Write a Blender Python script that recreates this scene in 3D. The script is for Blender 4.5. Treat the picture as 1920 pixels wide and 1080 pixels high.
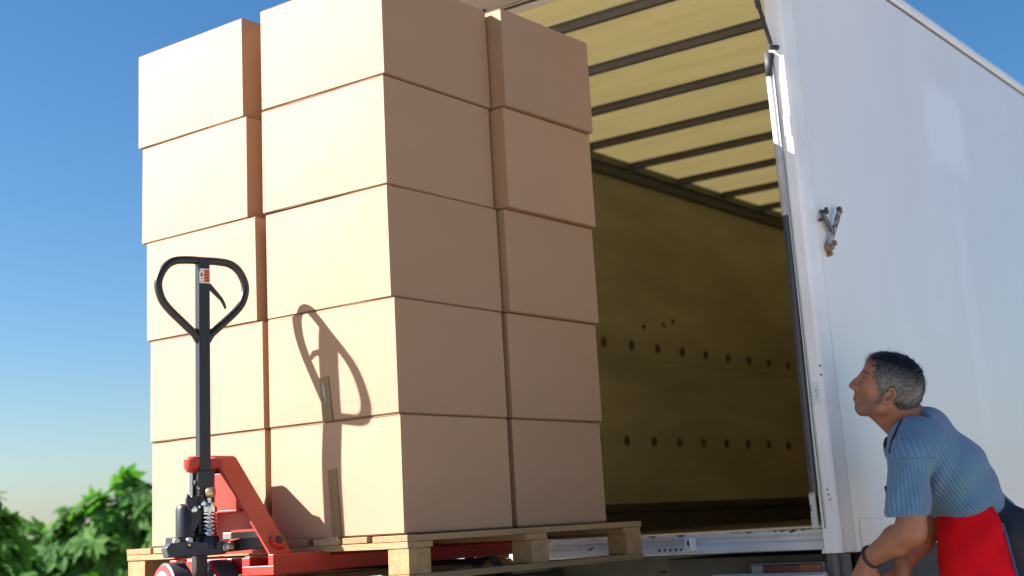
import bpy, bmesh, math, random
import numpy as np
from mathutils import Vector, Matrix, Euler, noise

random.seed(7)
np.random.seed(7)
for o in list(bpy.data.objects):
    bpy.data.objects.remove(o, do_unlink=True)
S = bpy.context.scene
COL = S.collection
H = 1.08                     # eye height above the ground; all heights below are given from eye level
R = math.radians

# ------------------------------------------------------------------ camera
cd = bpy.data.cameras.new('camera')
cam = bpy.data.objects.new('camera', cd)
COL.objects.link(cam)
S.camera = cam
right = Vector((0.794952, 0.604282, -0.053801))
up = Vector((0.190616, -0.164597, 0.967767))
fwd = Vector((-0.575949, 0.779584, 0.246033))
mw = Matrix((right, up, -fwd)).transposed().to_4x4()
mw.translation = (0, 0, H)
cam.matrix_world = mw
cd.sensor_width = 36
cd.lens = 2603.0 / 1920 * 36
cd.shift_x = 60 / 1920
cd.shift_y = -0.1124
cd.clip_start = 0.1
cd.clip_end = 3000
cd.dof.use_dof = True
cd.dof.focus_distance = 3.95
cd.dof.aperture_fstop = 2.8

# ------------------------------------------------------------------ sky and sun
SUN = Vector((-1.38, -1.0, 1.10)).normalized()       # towards the sun
elev = math.asin(SUN.z)
azim = math.atan2(SUN.x, SUN.y)
world = bpy.data.worlds.new('World')
S.world = world
world.use_nodes = True
nt = world.node_tree
bg = nt.nodes['Background']
sky = nt.nodes.new('ShaderNodeTexSky')
sky.sky_type = 'NISHITA'
sky.sun_disc = False
sky.sun_elevation = elev
sky.sun_rotation = azim % (2 * math.pi)
sky.air_density = 1.0
sky.dust_density = 0.8
sky.ozone_density = 4.0
hsv = nt.nodes.new('ShaderNodeHueSaturation')
hsv.inputs['Saturation'].default_value = 1.25
hsv.inputs['Value'].default_value = 0.76
nt.links.new(sky.outputs[0], hsv.inputs['Color'])
nt.links.new(hsv.outputs[0], bg.inputs[0])
bg.inputs[1].default_value = 0.05
sd = bpy.data.lights.new('sun', 'SUN')
sd.energy = 5.0
sd.angle = R(0.53)
sd.color = (1.0, 0.925, 0.90)
sun = bpy.data.objects.new('sun', sd)
COL.objects.link(sun)
sun.location = (-8, -5, 9)
sun.rotation_euler = SUN.to_track_quat('Z', 'Y').to_euler()
S.view_settings.view_transform = 'Standard'
S.view_settings.look = 'None'
S.view_settings.gamma = 1
S.view_settings.exposure = 1.98
S.view_settings.use_curve_mapping = False

# ------------------------------------------------------------------ materials
class NT:
    def __init__(s, m):
        m.use_nodes = True
        s.t = m.node_tree
        s.b = s.t.nodes['Principled BSDF']
    def n(s, kind, **kw):
        o = s.t.nodes.new(kind)
        for k, v in kw.items():
            if k.startswith('i_'):
                o.inputs[int(k[2:]) if k[2:].isdigit() else k[2:].replace('_', ' ')].default_value = v
            else:
                setattr(o, k, v)
        return o
    def l(s, a, b):
        s.t.links.new(a, b)

def mat(name, col, rough=0.6, metal=0.0, var=None, vscale=6.0, vamount=0.5, bump=0.0, bscale=60.0,
        stretch=(1, 1, 1), coat=0.0, detail=6.0, spec=None, sheen=0.0):
    m = bpy.data.materials.new(name)
    N = NT(m)
    b = N.b
    b.inputs['Base Color'].default_value = (*col, 1)
    b.inputs['Roughness'].default_value = rough
    b.inputs['Metallic'].default_value = metal
    if spec is not None:
        b.inputs['Specular IOR Level'].default_value = spec
    if coat:
        b.inputs['Coat Weight'].default_value = coat
        b.inputs['Coat Roughness'].default_value = 0.08
    if sheen:
        b.inputs['Sheen Weight'].default_value = sheen
    tc = N.n('ShaderNodeTexCoord')
    mp = N.n('ShaderNodeMapping')
    mp.inputs['Scale'].default_value = stretch
    N.l(tc.outputs['Object'], mp.inputs[0])
    if var is not None:
        nz = N.n('ShaderNodeTexNoise')
        nz.inputs['Scale'].default_value = vscale
        nz.inputs['Detail'].default_value = detail
        nz.inputs['Roughness'].default_value = 0.6
        N.l(mp.outputs[0], nz.inputs['Vector'])
        cr = N.n('ShaderNodeValToRGB')
        cr.color_ramp.elements[0].position = 0.5 - 0.25
        cr.color_ramp.elements[1].position = 0.5 + 0.25
        cr.color_ramp.elements[0].color = (*col, 1)
        cr.color_ramp.elements[1].color = (*[a + (c - a) * vamount * 2 for a, c in zip(col, var)], 1)
        N.l(nz.outputs['Fac'], cr.inputs[0])
        N.l(cr.outputs[0], b.inputs['Base Color'])
    if bump:
        nb = N.n('ShaderNodeTexNoise')
        nb.inputs['Scale'].default_value = bscale
        nb.inputs['Detail'].default_value = 5
        N.l(mp.outputs[0], nb.inputs['Vector'])
        bp = N.n('ShaderNodeBump')
        bp.inputs['Strength'].default_value = bump
        bp.inputs['Distance'].default_value = 0.004
        N.l(nb.outputs['Fac'], bp.inputs['Height'])
        N.l(bp.outputs[0], b.inputs['Normal'])
    return m

def chipped(name, paint, under, thresh=0.66, scale=18, rough=0.45, zband=None, stretch=(1, 1, 1), stain=None):
    """paint with chips of another colour showing through (its own shape, not light)"""
    m = mat(name, paint, rough)
    N = NT(m)
    tc = N.n('ShaderNodeTexCoord')
    mp = N.n('ShaderNodeMapping')
    mp.inputs['Scale'].default_value = stretch
    N.l(tc.outputs['Object'], mp.inputs[0])
    nz = N.n('ShaderNodeTexNoise')
    nz.inputs['Scale'].default_value = scale
    nz.inputs['Detail'].default_value = 8
    nz.inputs['Roughness'].default_value = 0.65
    N.l(mp.outputs[0], nz.inputs['Vector'])
    fac = nz.outputs['Fac']
    if zband:
        sx = N.n('ShaderNodeSeparateXYZ')
        N.l(tc.outputs['Object'], sx.inputs[0])
        mr = N.n('ShaderNodeMapRange')
        mr.inputs['From Min'].default_value = zband[0]
        mr.inputs['From Max'].default_value = zband[1]
        mr.inputs['To Min'].default_value = 0.0
        mr.inputs['To Max'].default_value = 0.16
        N.l(sx.outputs['Z'], mr.inputs['Value'])
        ad = N.n('ShaderNodeMath', operation='ADD')
        N.l(fac, ad.inputs[0]); N.l(mr.outputs[0], ad.inputs[1])
        fac = ad.outputs[0]
    cr = N.n('ShaderNodeValToRGB')
    cr.color_ramp.elements[0].position = thresh
    cr.color_ramp.elements[1].position = thresh + 0.025
    cr.color_ramp.elements[0].color = (0, 0, 0, 1)
    cr.color_ramp.elements[1].color = (1, 1, 1, 1)
    N.l(fac, cr.inputs[0])
    n2 = N.n('ShaderNodeTexNoise')
    n2.inputs['Scale'].default_value = 5
    n2.inputs['Detail'].default_value = 6
    N.l(mp.outputs[0], n2.inputs['Vector'])
    c2 = N.n('ShaderNodeValToRGB')
    c2.color_ramp.elements[0].position = 0.35
    c2.color_ramp.elements[1].position = 0.75
    c2.color_ramp.elements[0].color = (*paint, 1)
    st = stain or tuple(c * 0.82 for c in paint)
    c2.color_ramp.elements[1].color = (*st, 1)
    N.l(n2.outputs['Fac'], c2.inputs[0])
    mx = N.n('ShaderNodeMixRGB')
    mx.inputs[2].default_value = (*under, 1)
    N.l(cr.outputs[0], mx.inputs[0])
    N.l(c2.outputs[0], mx.inputs[1])
    N.l(mx.outputs[0], N.b.inputs['Base Color'])
    bp = N.n('ShaderNodeBump')
    bp.inputs['Strength'].default_value = 0.4
    bp.inputs['Distance'].default_value = 0.002
    bp.invert = True
    N.l(cr.outputs[0], bp.inputs['Height'])
    N.l(bp.outputs[0], N.b.inputs['Normal'])
    return m

# ------------------------------------------------------------------ mesh builders
class MB:
    def __init__(s):
        s.v = []; s.f = []; s.m = []; s.smooth = []
    def add(s, vs, fs, mi=0, sm=False):
        k = len(s.v)
        s.v += [tuple(v) for v in vs]
        for f in fs:
            s.f.append([i + k for i in f]); s.m.append(mi); s.smooth.append(sm)
        return s
    def box(s, x0, x1, y0, y1, z0, z1, mi=0, T=None):
        vs = [(x, y, z) for x in (x0, x1) for y in (y0, y1) for z in (z0, z1)]
        if T: vs = [T(v) for v in vs]
        return s.add(vs, [(0, 1, 3, 2), (4, 6, 7, 5), (0, 4, 5, 1), (2, 3, 7, 6), (0, 2, 6, 4), (1, 5, 7, 3)], mi)
    def bar(s, a, b, w, h, mi=0, upv=(0, 0, 1), T=None):
        a = Vector(a); b = Vector(b)
        d = (b - a).normalized(); u = Vector(upv)
        r = d.cross(u).normalized(); u = r.cross(d)
        vs = [p + r * sx * w / 2 + u * sz * h / 2 for p in (a, b) for sx in (-1, 1) for sz in (-1, 1)]
        if T: vs = [T(v) for v in vs]
        return s.add(vs, [(0, 1, 3, 2), (4, 6, 7, 5), (0, 4, 5, 1), (2, 3, 7, 6), (0, 2, 6, 4), (1, 5, 7, 3)], mi)
    def tube(s, pts, rad, n=12, mi=0, closed=False, T=None, caps=True, sq=1.0):
        pts = [Vector(p) for p in pts]
        if T: pts = [Vector(T(p)) for p in pts]
        rs = rad if isinstance(rad, (list, tuple)) else [rad] * len(pts)
        N = len(pts)
        ref = None
        rings = []
        for i, p in enumerate(pts):
            if closed:
                d = (pts[(i + 1) % N] - pts[i - 1]).normalized()
            else:
                d = (pts[min(i + 1, N - 1)] - pts[max(i - 1, 0)]).normalized()
            if ref is None:
                ref = d.orthogonal().normalized()
            ref = (ref - d * ref.dot(d)).normalized()
            bi = d.cross(ref)
            rings.append([p + (ref * math.cos(2 * math.pi * k / n) + bi * math.sin(2 * math.pi * k / n) * sq) * rs[i] for k in range(n)])
        vs = [v for r in rings for v in r]
        fs = []
        for i in range(N if closed else N - 1):
            j = (i + 1) % N
            for k in range(n):
                fs.append((i * n + k, i * n + (k + 1) % n, j * n + (k + 1) % n, j * n + k))
        s.add(vs, fs, mi, True)
        if caps and not closed:
            k0 = len(s.v) - len(vs)
            s.f.append([k0 + k for k in reversed(range(n))]); s.m.append(mi); s.smooth.append(False)
            s.f.append([k0 + (N - 1) * n + k for k in range(n)]); s.m.append(mi); s.smooth.append(False)
        return s
    def lathe(s, a, b, prof, n=24, mi=0, T=None):
        """prof: (t along a->b, radius)"""
        a = Vector(a); b = Vector(b)
        pts = [a + (b - a) * t for t, r in prof]
        d = (b - a).normalized(); u = d.orthogonal().normalized(); w = d.cross(u)
        vs = []
        for p, (t, r) in zip(pts, prof):
            for k in range(n):
                an = 2 * math.pi * k / n
                v = p + (u * math.cos(an) + w * math.sin(an)) * r
                vs.append(T(v) if T else v)
        fs = []
        for i in range(len(prof) - 1):
            for k in range(n):
                fs.append((i * n + k, i * n + (k + 1) % n, (i + 1) * n + (k + 1) % n, (i + 1) * n + k))
        s.add(vs, fs, mi, True)
        k0 = len(s.v) - len(vs)
        s.f.append([k0 + k for k in reversed(range(n))]); s.m.append(mi); s.smooth.append(False)
        s.f.append([k0 + (len(prof) - 1) * n + k for k in range(n)]); s.m.append(mi); s.smooth.append(False)
        return s
    def prism(s, poly, axis, a0, a1, mi=0, T=None):
        """poly of 2-D points in the other two axes, extruded along axis from a0 to a1"""
        n = len(poly)
        vs = []
        for a in (a0, a1):
            for p in poly:
                v = [p[0], p[1]]
                v.insert(axis, a)
                vs.append(T(v) if T else tuple(v))
        fs = [list(range(n)), [n + k for k in reversed(range(n))]]
        for k in range(n):
            fs.append((k, n + k, n + (k + 1) % n, (k + 1) % n))
        return s.add(vs, fs, mi)

def link(name, me, mats, parent=None):
    o = bpy.data.objects.new(name, me)
    COL.objects.link(o)
    for m in (mats if isinstance(mats, (list, tuple)) else [mats]):
        me.materials.append(m)
    if parent: o.parent = parent
    return o

def root_of(o):
    v = Vector((0, 0, 0))
    while o is not None:
        v += Vector(o.location); o = o.parent
    return v

def sharpen(bm, ang=0.6):
    for e in bm.edges:
        if len(e.link_faces) == 2 and e.calc_face_angle(0) > ang: e.smooth = False

def build(name, mb, mats, parent=None, bevel=0.0, seg=2, base=None, kind=None, label=None, calc=True):
    """vertices come in scene coordinates with heights from eye level"""
    off = root_of(parent) if parent else Vector(base if base else (0, 0, 0))
    me = bpy.data.meshes.new(name)
    me.from_pydata([(v[0] - off.x, v[1] - off.y, v[2] + H - off.z) for v in mb.v], [], mb.f)
    me.polygons.foreach_set('material_index', mb.m)
    me.polygons.foreach_set('use_smooth', mb.smooth)
    if calc:
        bm = bmesh.new(); bm.from_mesh(me)
        bmesh.ops.recalc_face_normals(bm, faces=bm.faces)
        sharpen(bm)
        bm.to_mesh(me); bm.free()
    me.update()
    o = link(name, me, mats, parent)
    if not parent: o.location = off
    if bevel:
        md = o.modifiers.new('bevel', 'BEVEL')
        md.width = bevel; md.segments = seg; md.limit_method = 'ANGLE'; md.angle_limit = R(40)
        md.harden_normals = False
    if kind: o['kind'] = kind
    if label: o['label'] = label
    return o

def thing(name, label, cat, loc, group=None):
    o = bpy.data.objects.new(name, None)
    COL.objects.link(o)
    o.location = loc
    o.empty_display_size = 0.2
    o['label'] = label; o['category'] = cat
    if group: o['group'] = group
    return o

def copy_part(src, parent, offset=(0, 0, 0)):
    c = src.copy(); COL.objects.link(c); c.parent = parent
    c.location = Vector(src.location) + Vector(offset)
    return c

# ------------------------------------------------------------------ material set
cardboard = mat('cardboard', (0.360, 0.207, 0.106), 0.74, var=(0.335, 0.190, 0.095), vscale=3.0, vamount=0.5, bump=0.05, bscale=35, stretch=(1, 1, 3), spec=0.78, sheen=0.2)
def tune_cardboard():
    N = NT(cardboard)
    tc = N.n('ShaderNodeTexCoord')
    mp = N.n('ShaderNodeMapping'); mp.inputs['Scale'].default_value = (160, 160, 2)
    N.l(tc.outputs['Object'], mp.inputs[0])
    nz = N.n('ShaderNodeTexNoise'); nz.inputs['Scale'].default_value = 1.0; nz.inputs['Detail'].default_value = 3
    N.l(mp.outputs[0], nz.inputs['Vector'])
    old = N.b.inputs['Base Color'].links[0].from_socket
    mx = N.n('ShaderNodeMixRGB', blend_type='MULTIPLY'); mx.inputs[0].default_value = 0.05
    N.l(old, mx.inputs[1]); N.l(nz.outputs['Fac'], mx.inputs[2])
    oi = N.n('ShaderNodeObjectInfo')
    mr = N.n('ShaderNodeMapRange'); mr.inputs['To Min'].default_value = 0.93; mr.inputs['To Max'].default_value = 1.06
    N.l(oi.outputs['Random'], mr.inputs['Value'])
    sc = N.n('ShaderNodeVectorMath', operation='SCALE'); N.l(mx.outputs[0], sc.inputs[0]); N.l(mr.outputs[0], sc.inputs['Scale'])
    # scuffs: pale rubbed spots and a few darker smears
    ns = N.n('ShaderNodeTexNoise'); ns.inputs['Scale'].default_value = 9; ns.inputs['Detail'].default_value = 9; ns.inputs['Roughness'].default_value = 0.7
    N.l(tc.outputs['Object'], ns.inputs['Vector'])
    c3 = N.n('ShaderNodeValToRGB'); c3.color_ramp.elements[0].position = 0.60; c3.color_ramp.elements[1].position = 0.74
    c3.color_ramp.elements[0].color = (0, 0, 0, 1); c3.color_ramp.elements[1].color = (.35, .35, .35, 1)
    N.l(ns.outputs['Fac'], c3.inputs[0])
    m4 = N.n('ShaderNodeMixRGB'); m4.inputs[2].default_value = (0.26, 0.14, 0.06, 1)
    N.l(c3.outputs[0], m4.inputs[0]); N.l(sc.outputs[0], m4.inputs[1])
    N.l(m4.outputs[0], N.b.inputs['Base Color'])
tune_cardboard()
card_edge = mat('cardboard_edge', (0.30, 0.17, 0.09), 0.9, var=(0.22, 0.12, 0.06), vscale=60, vamount=0.5)
tape_mat = mat('packing_tape', (0.22, 0.135, 0.045), 0.6, var=(0.17, 0.10, 0.034), vscale=30, vamount=0.35, bump=0.2, bscale=40)
pallet_mats = []
for i, (c, v) in enumerate([((0.42, 0.27, 0.125), (0.27, 0.155, 0.07)), ((0.36, 0.225, 0.10), (0.24, 0.14, 0.06)), ((0.48, 0.32, 0.165), (0.31, 0.185, 0.085))]):
    pallet_mats.append(mat('pallet_wood_%s' % 'abc'[i], c, 0.85, var=v, vscale=5, vamount=0.5, bump=0.6, bscale=22, stretch=(16, 1.2, 16)))
cross_mat = mat('pallet_wood_cross', (0.45, 0.30, 0.145), 0.85, var=(0.29, 0.17, 0.075), vscale=5, vamount=0.5, bump=0.6, bscale=22, stretch=(1.2, 16, 16))
endgrain = mat('pallet_wood_block', (0.43, 0.275, 0.13), 0.9, var=(0.27, 0.155, 0.065), vscale=30, vamount=0.45, bump=0.7, bscale=60)
black_paint = mat('black_powder_coat', (0.010, 0.0105, 0.012), 0.34, var=(0.018, 0.018, 0.02), vscale=20, vamount=0.4, bump=0.05, bscale=200)
red_paint = chipped('red_paint', (0.43, 0.026, 0.008), (0.06, 0.045, 0.04), 0.715, 30, 0.42, stain=(0.33, 0.020, 0.012))
chrome = mat('chrome', (0.75, 0.75, 0.76), 0.14, 1.0)
steel = mat('zinc_steel', (0.52, 0.51, 0.49), 0.35, 1.0, var=(0.38, 0.35, 0.30), vscale=60, vamount=0.5)
brass = mat('yellowed_zinc', (0.62, 0.50, 0.26), 0.35, 1.0, var=(0.4, 0.3, 0.15), vscale=80, vamount=0.5)
rubber = mat('black_rubber', (0.022, 0.023, 0.026), 0.6, var=(0.04, 0.04, 0.04), vscale=12, vamount=0.5, bump=0.15, bscale=120)
polyur = mat('red_wheel_rim', (0.5, 0.02, 0.015), 0.4)
white_paint = chipped('white_frame_paint', (0.86, 0.87, 0.87), (0.05, 0.045, 0.04), 0.79, 22, 0.40, stain=(0.74, 0.74, 0.72))
sill_paint = chipped('white_sill_paint', (0.66, 0.69, 0.71), (0.045, 0.035, 0.03), 0.645, 26, 0.5, zband=(H - 0.082, H - 0.069), stretch=(1, 1, 1), stain=(0.45, 0.43, 0.39))
dark_metal = mat('dark_chassis', (0.025, 0.026, 0.026), 0.7, var=(0.06, 0.055, 0.045), vscale=7, vamount=0.5, bump=0.3, bscale=40)

def mat_panel():
    m = mat('white_truck_panel', (0.74, 0.77, 0.79), 0.34, coat=0.35)
    N = NT(m); b = N.b
    b.inputs['Coat Roughness'].default_value = 0.16
    tc = N.n('ShaderNodeTexCoord')
    # soft dirt
    mp = N.n('ShaderNodeMapping'); mp.inputs['Scale'].default_value = (1, 0.7, 0.35)
    N.l(tc.outputs['Object'], mp.inputs[0])
    nz = N.n('ShaderNodeTexNoise'); nz.inputs['Scale'].default_value = 2.2; nz.inputs['Detail'].default_value = 7; nz.inputs['Roughness'].default_value = 0.62
    N.l(mp.outputs[0], nz.inputs['Vector'])
    cr = N.n('ShaderNodeValToRGB')
    cr.color_ramp.elements[0].position = 0.3; cr.color_ramp.elements[1].position = 0.75
    cr.color_ramp.elements[0].color = (0.79, 0.765, 0.72, 1); cr.color_ramp.elements[1].color = (0.87, 0.845, 0.80, 1)
    N.l(nz.outputs['Fac'], cr.inputs[0])
    # fine scrapes running down and back
    mp2 = N.n('ShaderNodeMapping'); mp2.inputs['Rotation'].default_value = (R(-24), 0, 0); mp2.inputs['Scale'].default_value = (1, 0.9, 60)
    N.l(tc.outputs['Object'], mp2.inputs[0])
    n2 = N.n('ShaderNodeTexNoise'); n2.inputs['Scale'].default_value = 2.0; n2.inputs['Detail'].default_value = 4
    N.l(mp2.outputs[0], n2.inputs['Vector'])
    c2 = N.n('ShaderNodeValToRGB')
    c2.color_ramp.elements[0].position = 0.66; c2.color_ramp.elements[1].position = 0.74
    c2.color_ramp.elements[0].color = (0, 0, 0, 1); c2.color_ramp.elements[1].color = (1, 1, 1, 1)
    N.l(n2.outputs['Fac'], c2.inputs[0])
    mk = N.n('ShaderNodeTexNoise'); mk.inputs['Scale'].default_value = 1.1
    N.l(tc.outputs['Object'], mk.inputs['Vector'])
    mm = N.n('ShaderNodeMath', operation='MULTIPLY'); N.l(c2.outputs[0], mm.inputs[0]); N.l(mk.outputs['Fac'], mm.inputs[1])
    mx = N.n('ShaderNodeMixRGB'); mx.inputs[2].default_value = (0.50, 0.52, 0.53, 1)
    m3 = N.n('ShaderNodeMath', operation='MULTIPLY'); m3.inputs[1].default_value = 0.45
    N.l(mm.outputs[0], m3.inputs[0])
    N.l(m3.outputs[0], mx.inputs[0]); N.l(cr.outputs[0], mx.inputs[1])
    # sheen reflected in the glossy side, painted as a pale patch with a streak
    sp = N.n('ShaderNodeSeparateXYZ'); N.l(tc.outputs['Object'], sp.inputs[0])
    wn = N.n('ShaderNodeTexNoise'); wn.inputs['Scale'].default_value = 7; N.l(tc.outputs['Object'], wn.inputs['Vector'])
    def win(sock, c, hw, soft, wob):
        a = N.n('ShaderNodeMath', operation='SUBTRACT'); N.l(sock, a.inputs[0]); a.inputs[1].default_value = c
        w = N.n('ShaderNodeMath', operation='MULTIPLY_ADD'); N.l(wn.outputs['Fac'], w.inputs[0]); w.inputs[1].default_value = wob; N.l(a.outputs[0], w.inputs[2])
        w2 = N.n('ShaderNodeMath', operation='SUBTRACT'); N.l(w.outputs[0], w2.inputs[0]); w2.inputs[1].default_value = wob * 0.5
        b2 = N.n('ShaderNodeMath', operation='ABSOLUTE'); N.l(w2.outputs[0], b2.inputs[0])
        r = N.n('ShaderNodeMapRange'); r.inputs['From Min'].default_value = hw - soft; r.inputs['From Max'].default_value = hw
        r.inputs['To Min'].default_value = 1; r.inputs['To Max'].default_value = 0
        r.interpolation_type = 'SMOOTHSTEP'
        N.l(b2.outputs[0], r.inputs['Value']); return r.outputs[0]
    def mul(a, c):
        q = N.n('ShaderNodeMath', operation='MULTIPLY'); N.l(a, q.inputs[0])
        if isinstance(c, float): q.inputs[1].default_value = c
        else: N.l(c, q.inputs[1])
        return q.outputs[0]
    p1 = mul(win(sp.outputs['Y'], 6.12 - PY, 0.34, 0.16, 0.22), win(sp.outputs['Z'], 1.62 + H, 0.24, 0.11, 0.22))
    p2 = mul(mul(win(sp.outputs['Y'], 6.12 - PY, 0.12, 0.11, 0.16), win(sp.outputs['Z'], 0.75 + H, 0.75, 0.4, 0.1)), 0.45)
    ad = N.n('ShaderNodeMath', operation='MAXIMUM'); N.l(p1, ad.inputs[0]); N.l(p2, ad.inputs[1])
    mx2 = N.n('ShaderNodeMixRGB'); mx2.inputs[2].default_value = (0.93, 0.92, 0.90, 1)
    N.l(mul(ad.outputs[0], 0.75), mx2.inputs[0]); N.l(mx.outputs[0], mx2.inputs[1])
    N.l(mx2.outputs[0], b.inputs['Base Color'])
    # gentle waviness of the sheet
    n4 = N.n('ShaderNodeTexNoise'); n4.inputs['Scale'].default_value = 1.6; n4.inputs['Detail'].default_value = 2
    N.l(mp.outputs[0], n4.inputs['Vector'])
    bp = N.n('ShaderNodeBump'); bp.inputs['Strength'].default_value = 0.5; bp.inputs['Distance'].default_value = 0.02
    N.l(n4.outputs['Fac'], bp.inputs['Height']); N.l(bp.outputs[0], b.inputs['Normal']); N.l(bp.outputs[0], b.inputs['Coat Normal'])
    return m
PY = 0.0

ply_mat = mat('yellowed_plywood_lining', (0.41, 0.35, 0.215), 0.5, var=(0.24, 0.20, 0.12), vscale=1.6, vamount=0.5, bump=0.1, bscale=8, stretch=(1, 0.5, 2.5))
floor_mat = mat('dark_plywood_floor', (0.05, 0.036, 0.02), 0.7, var=(0.03, 0.022, 0.012), vscale=3, vamount=0.5, bump=0.2)
beam_mat = mat('grey_roof_bow', (0.13, 0.13, 0.12), 0.5, 0.2, var=(0.09, 0.09, 0.08), vscale=6, vamount=0.5)
def mat_roof():
    m = bpy.data.materials.new('translucent_yellow_roof')
    N = NT(m)
    b = N.b
    tc = N.n('ShaderNodeTexCoord')
    mp = N.n('ShaderNodeMapping'); mp.inputs['Rotation'].default_value = (0, 0, R(25)); mp.inputs['Scale'].default_value = (0.6, 7, 1)
    N.l(tc.outputs['Object'], mp.inputs[0])
    nz = N.n('ShaderNodeTexNoise'); nz.inputs['Scale'].default_value = 3.0; nz.inputs['Detail'].default_value = 8; nz.inputs['Roughness'].default_value = 0.7
    N.l(mp.outputs[0], nz.inputs['Vector'])
    cr = N.n('ShaderNodeValToRGB')
    cr.color_ramp.elements[0].position = 0.3; cr.color_ramp.elements[1].position = 0.7
    cr.color_ramp.elements[0].color = (0.58, 0.53, 0.34, 1); cr.color_ramp.elements[1].color = (0.50, 0.45, 0.275, 1)
    N.l(nz.outputs['Fac'], cr.inputs[0])
    N.l(cr.outputs[0], b.inputs['Base Color'])
    b.inputs['Roughness'].default_value = 0.5
    tr = N.n('ShaderNodeBsdfTranslucent')
    N.l(cr.outputs[0], tr.inputs[0])
    ms = N.n('ShaderNodeMixShader'); ms.inputs[0].default_value = 0.55
    N.l(b.outputs[0], ms.inputs[1]); N.l(tr.outputs[0], ms.inputs[2])
    N.l(ms.outputs[0], N.t.nodes['Material Output'].inputs[0])
    return m
roof_mat = mat_roof()

# ------------------------------------------------------------------ ground
def ground():
    mb = MB()
    n = 60
    rs = [0] + [2 * 1.12 ** i for i in range(60)]
    vs = [(0, 0, -H)]
    seg = 48
    for r in rs[1:]:
        for k in range(seg):
            a = 2 * math.pi * k / seg
            x = r * math.cos(a); y = r * math.sin(a)
            z = -H + (noise.noise(Vector((x * 0.15, y * 0.15, 0))) * 0.05 if r > 14 else 0)
            vs.append((x, y, z))
    fs = [(0, 1 + k, 1 + (k + 1) % seg) for k in range(seg)]
    for i in range(len(rs) - 2):
        for k in range(seg):
            fs.append((1 + i * seg + k, 1 + (i + 1) * seg + k, 1 + (i + 1) * seg + (k + 1) % seg, 1 + i * seg + (k + 1) % seg))
    mb.add(vs, fs)
    g = mat('pale_dry_earth', (0.40, 0.355, 0.29), 0.95, var=(0.31, 0.27, 0.21), vscale=0.8, vamount=0.5, bump=0.8, bscale=12, detail=10)
    o = build('ground', mb, g, calc=False, kind='structure')
    # far low ridge
    hb = MB()
    vs = []; fs = []
    m = 80
    for i in range(m + 1):
        a = R(60 + 110 * i / m)
        hgt = 2.2 + 4.5 * (0.5 + noise.noise(Vector((i * 0.13, 3, 1)))) * 1.0
        for r, z in ((330, -H - 0.5), (360, hgt * 0.8 - H), (420, hgt - H), (520, -H - 0.5)):
            vs.append((r * math.cos(a), r * math.sin(a), z))
    for i in range(m):
        for j in range(3):
            fs.append((i * 4 + j, i * 4 + j + 1, (i + 1) * 4 + j + 1, (i + 1) * 4 + j))
    hb.add(vs, fs, 0, True)
    build('hill', hb, mat('dry_hill', (0.27, 0.21, 0.16), 0.95, var=(0.14, 0.14, 0.08), vscale=0.05, vamount=0.5), kind='structure')
ground()

# ------------------------------------------------------------------ box truck
YR, XR, XL, ZF, ZC = 4.444, -1.90, -4.20, -0.075, 2.074
YE = 11.2
truck = thing('box_truck', 'white box truck with its rear flap raised and yellow interior open behind the boxes', 'truck', (-3.05, YR, 0))
def T_part(name, mb, m, **k): return build(name, mb, m, truck, **k)
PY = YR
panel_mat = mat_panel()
YP = 4.555     # where the side panel starts behind the corner post
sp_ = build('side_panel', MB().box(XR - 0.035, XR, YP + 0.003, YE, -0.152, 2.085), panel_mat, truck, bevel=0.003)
# lower seam strip of the panel
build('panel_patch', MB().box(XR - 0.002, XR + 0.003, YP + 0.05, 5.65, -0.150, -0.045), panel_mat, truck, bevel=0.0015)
def chan(x): return x
# top rail of the side with a dark joint beneath
build('side_joint', MB().box(XR - 0.004, XR + 0.0015, YP + 0.003, YE, 2.0850, 2.0915), dark_metal, truck)
rail = MB()
rail.prism([(XR - 0.03, 2.0925), (XR + 0.007, 2.0925), (XR + 0.012, 2.10), (XR + 0.012, 2.128), (XR + 0.002, 2.146), (XR - 0.03, 2.158), (XR - 0.11, 2.163), (XR - 0.11, 2.13), (XR - 0.03, 2.12)], 1, YR + 0.002, YE)
for k in range(0): pass
# prism with axis 1 takes (x, z) pairs
build('roof_rail', rail, white_paint, truck, bevel=0.002)
# corner post
post = MB()
post.prism([(XR - 0.065, YR), (XR - 0.012, YR), (XR - 0.003, YR + 0.010), (XR - 0.001, YR + 0.03), (XR - 0.001, YP), (XR - 0.033, YP), (XR - 0.065, YR + 0.04)], 2, -0.149, 2.088)
build('corner_post', post, white_paint, truck, bevel=0.003)
build('corner_gusset', MB().prism([(XR - 0.066, -0.149), (XR - 0.066, -0.132), (XR - 0.072, -0.136), (XR - 0.074, -0.149)], 1, YR - 0.001, YR + 0.05), white_paint, truck, bevel=0.002)
lp = MB().box(XL, XL + 0.07, YR, YP, -0.149, 2.088)
build('corner_post', lp, white_paint, truck, bevel=0.004)
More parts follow.
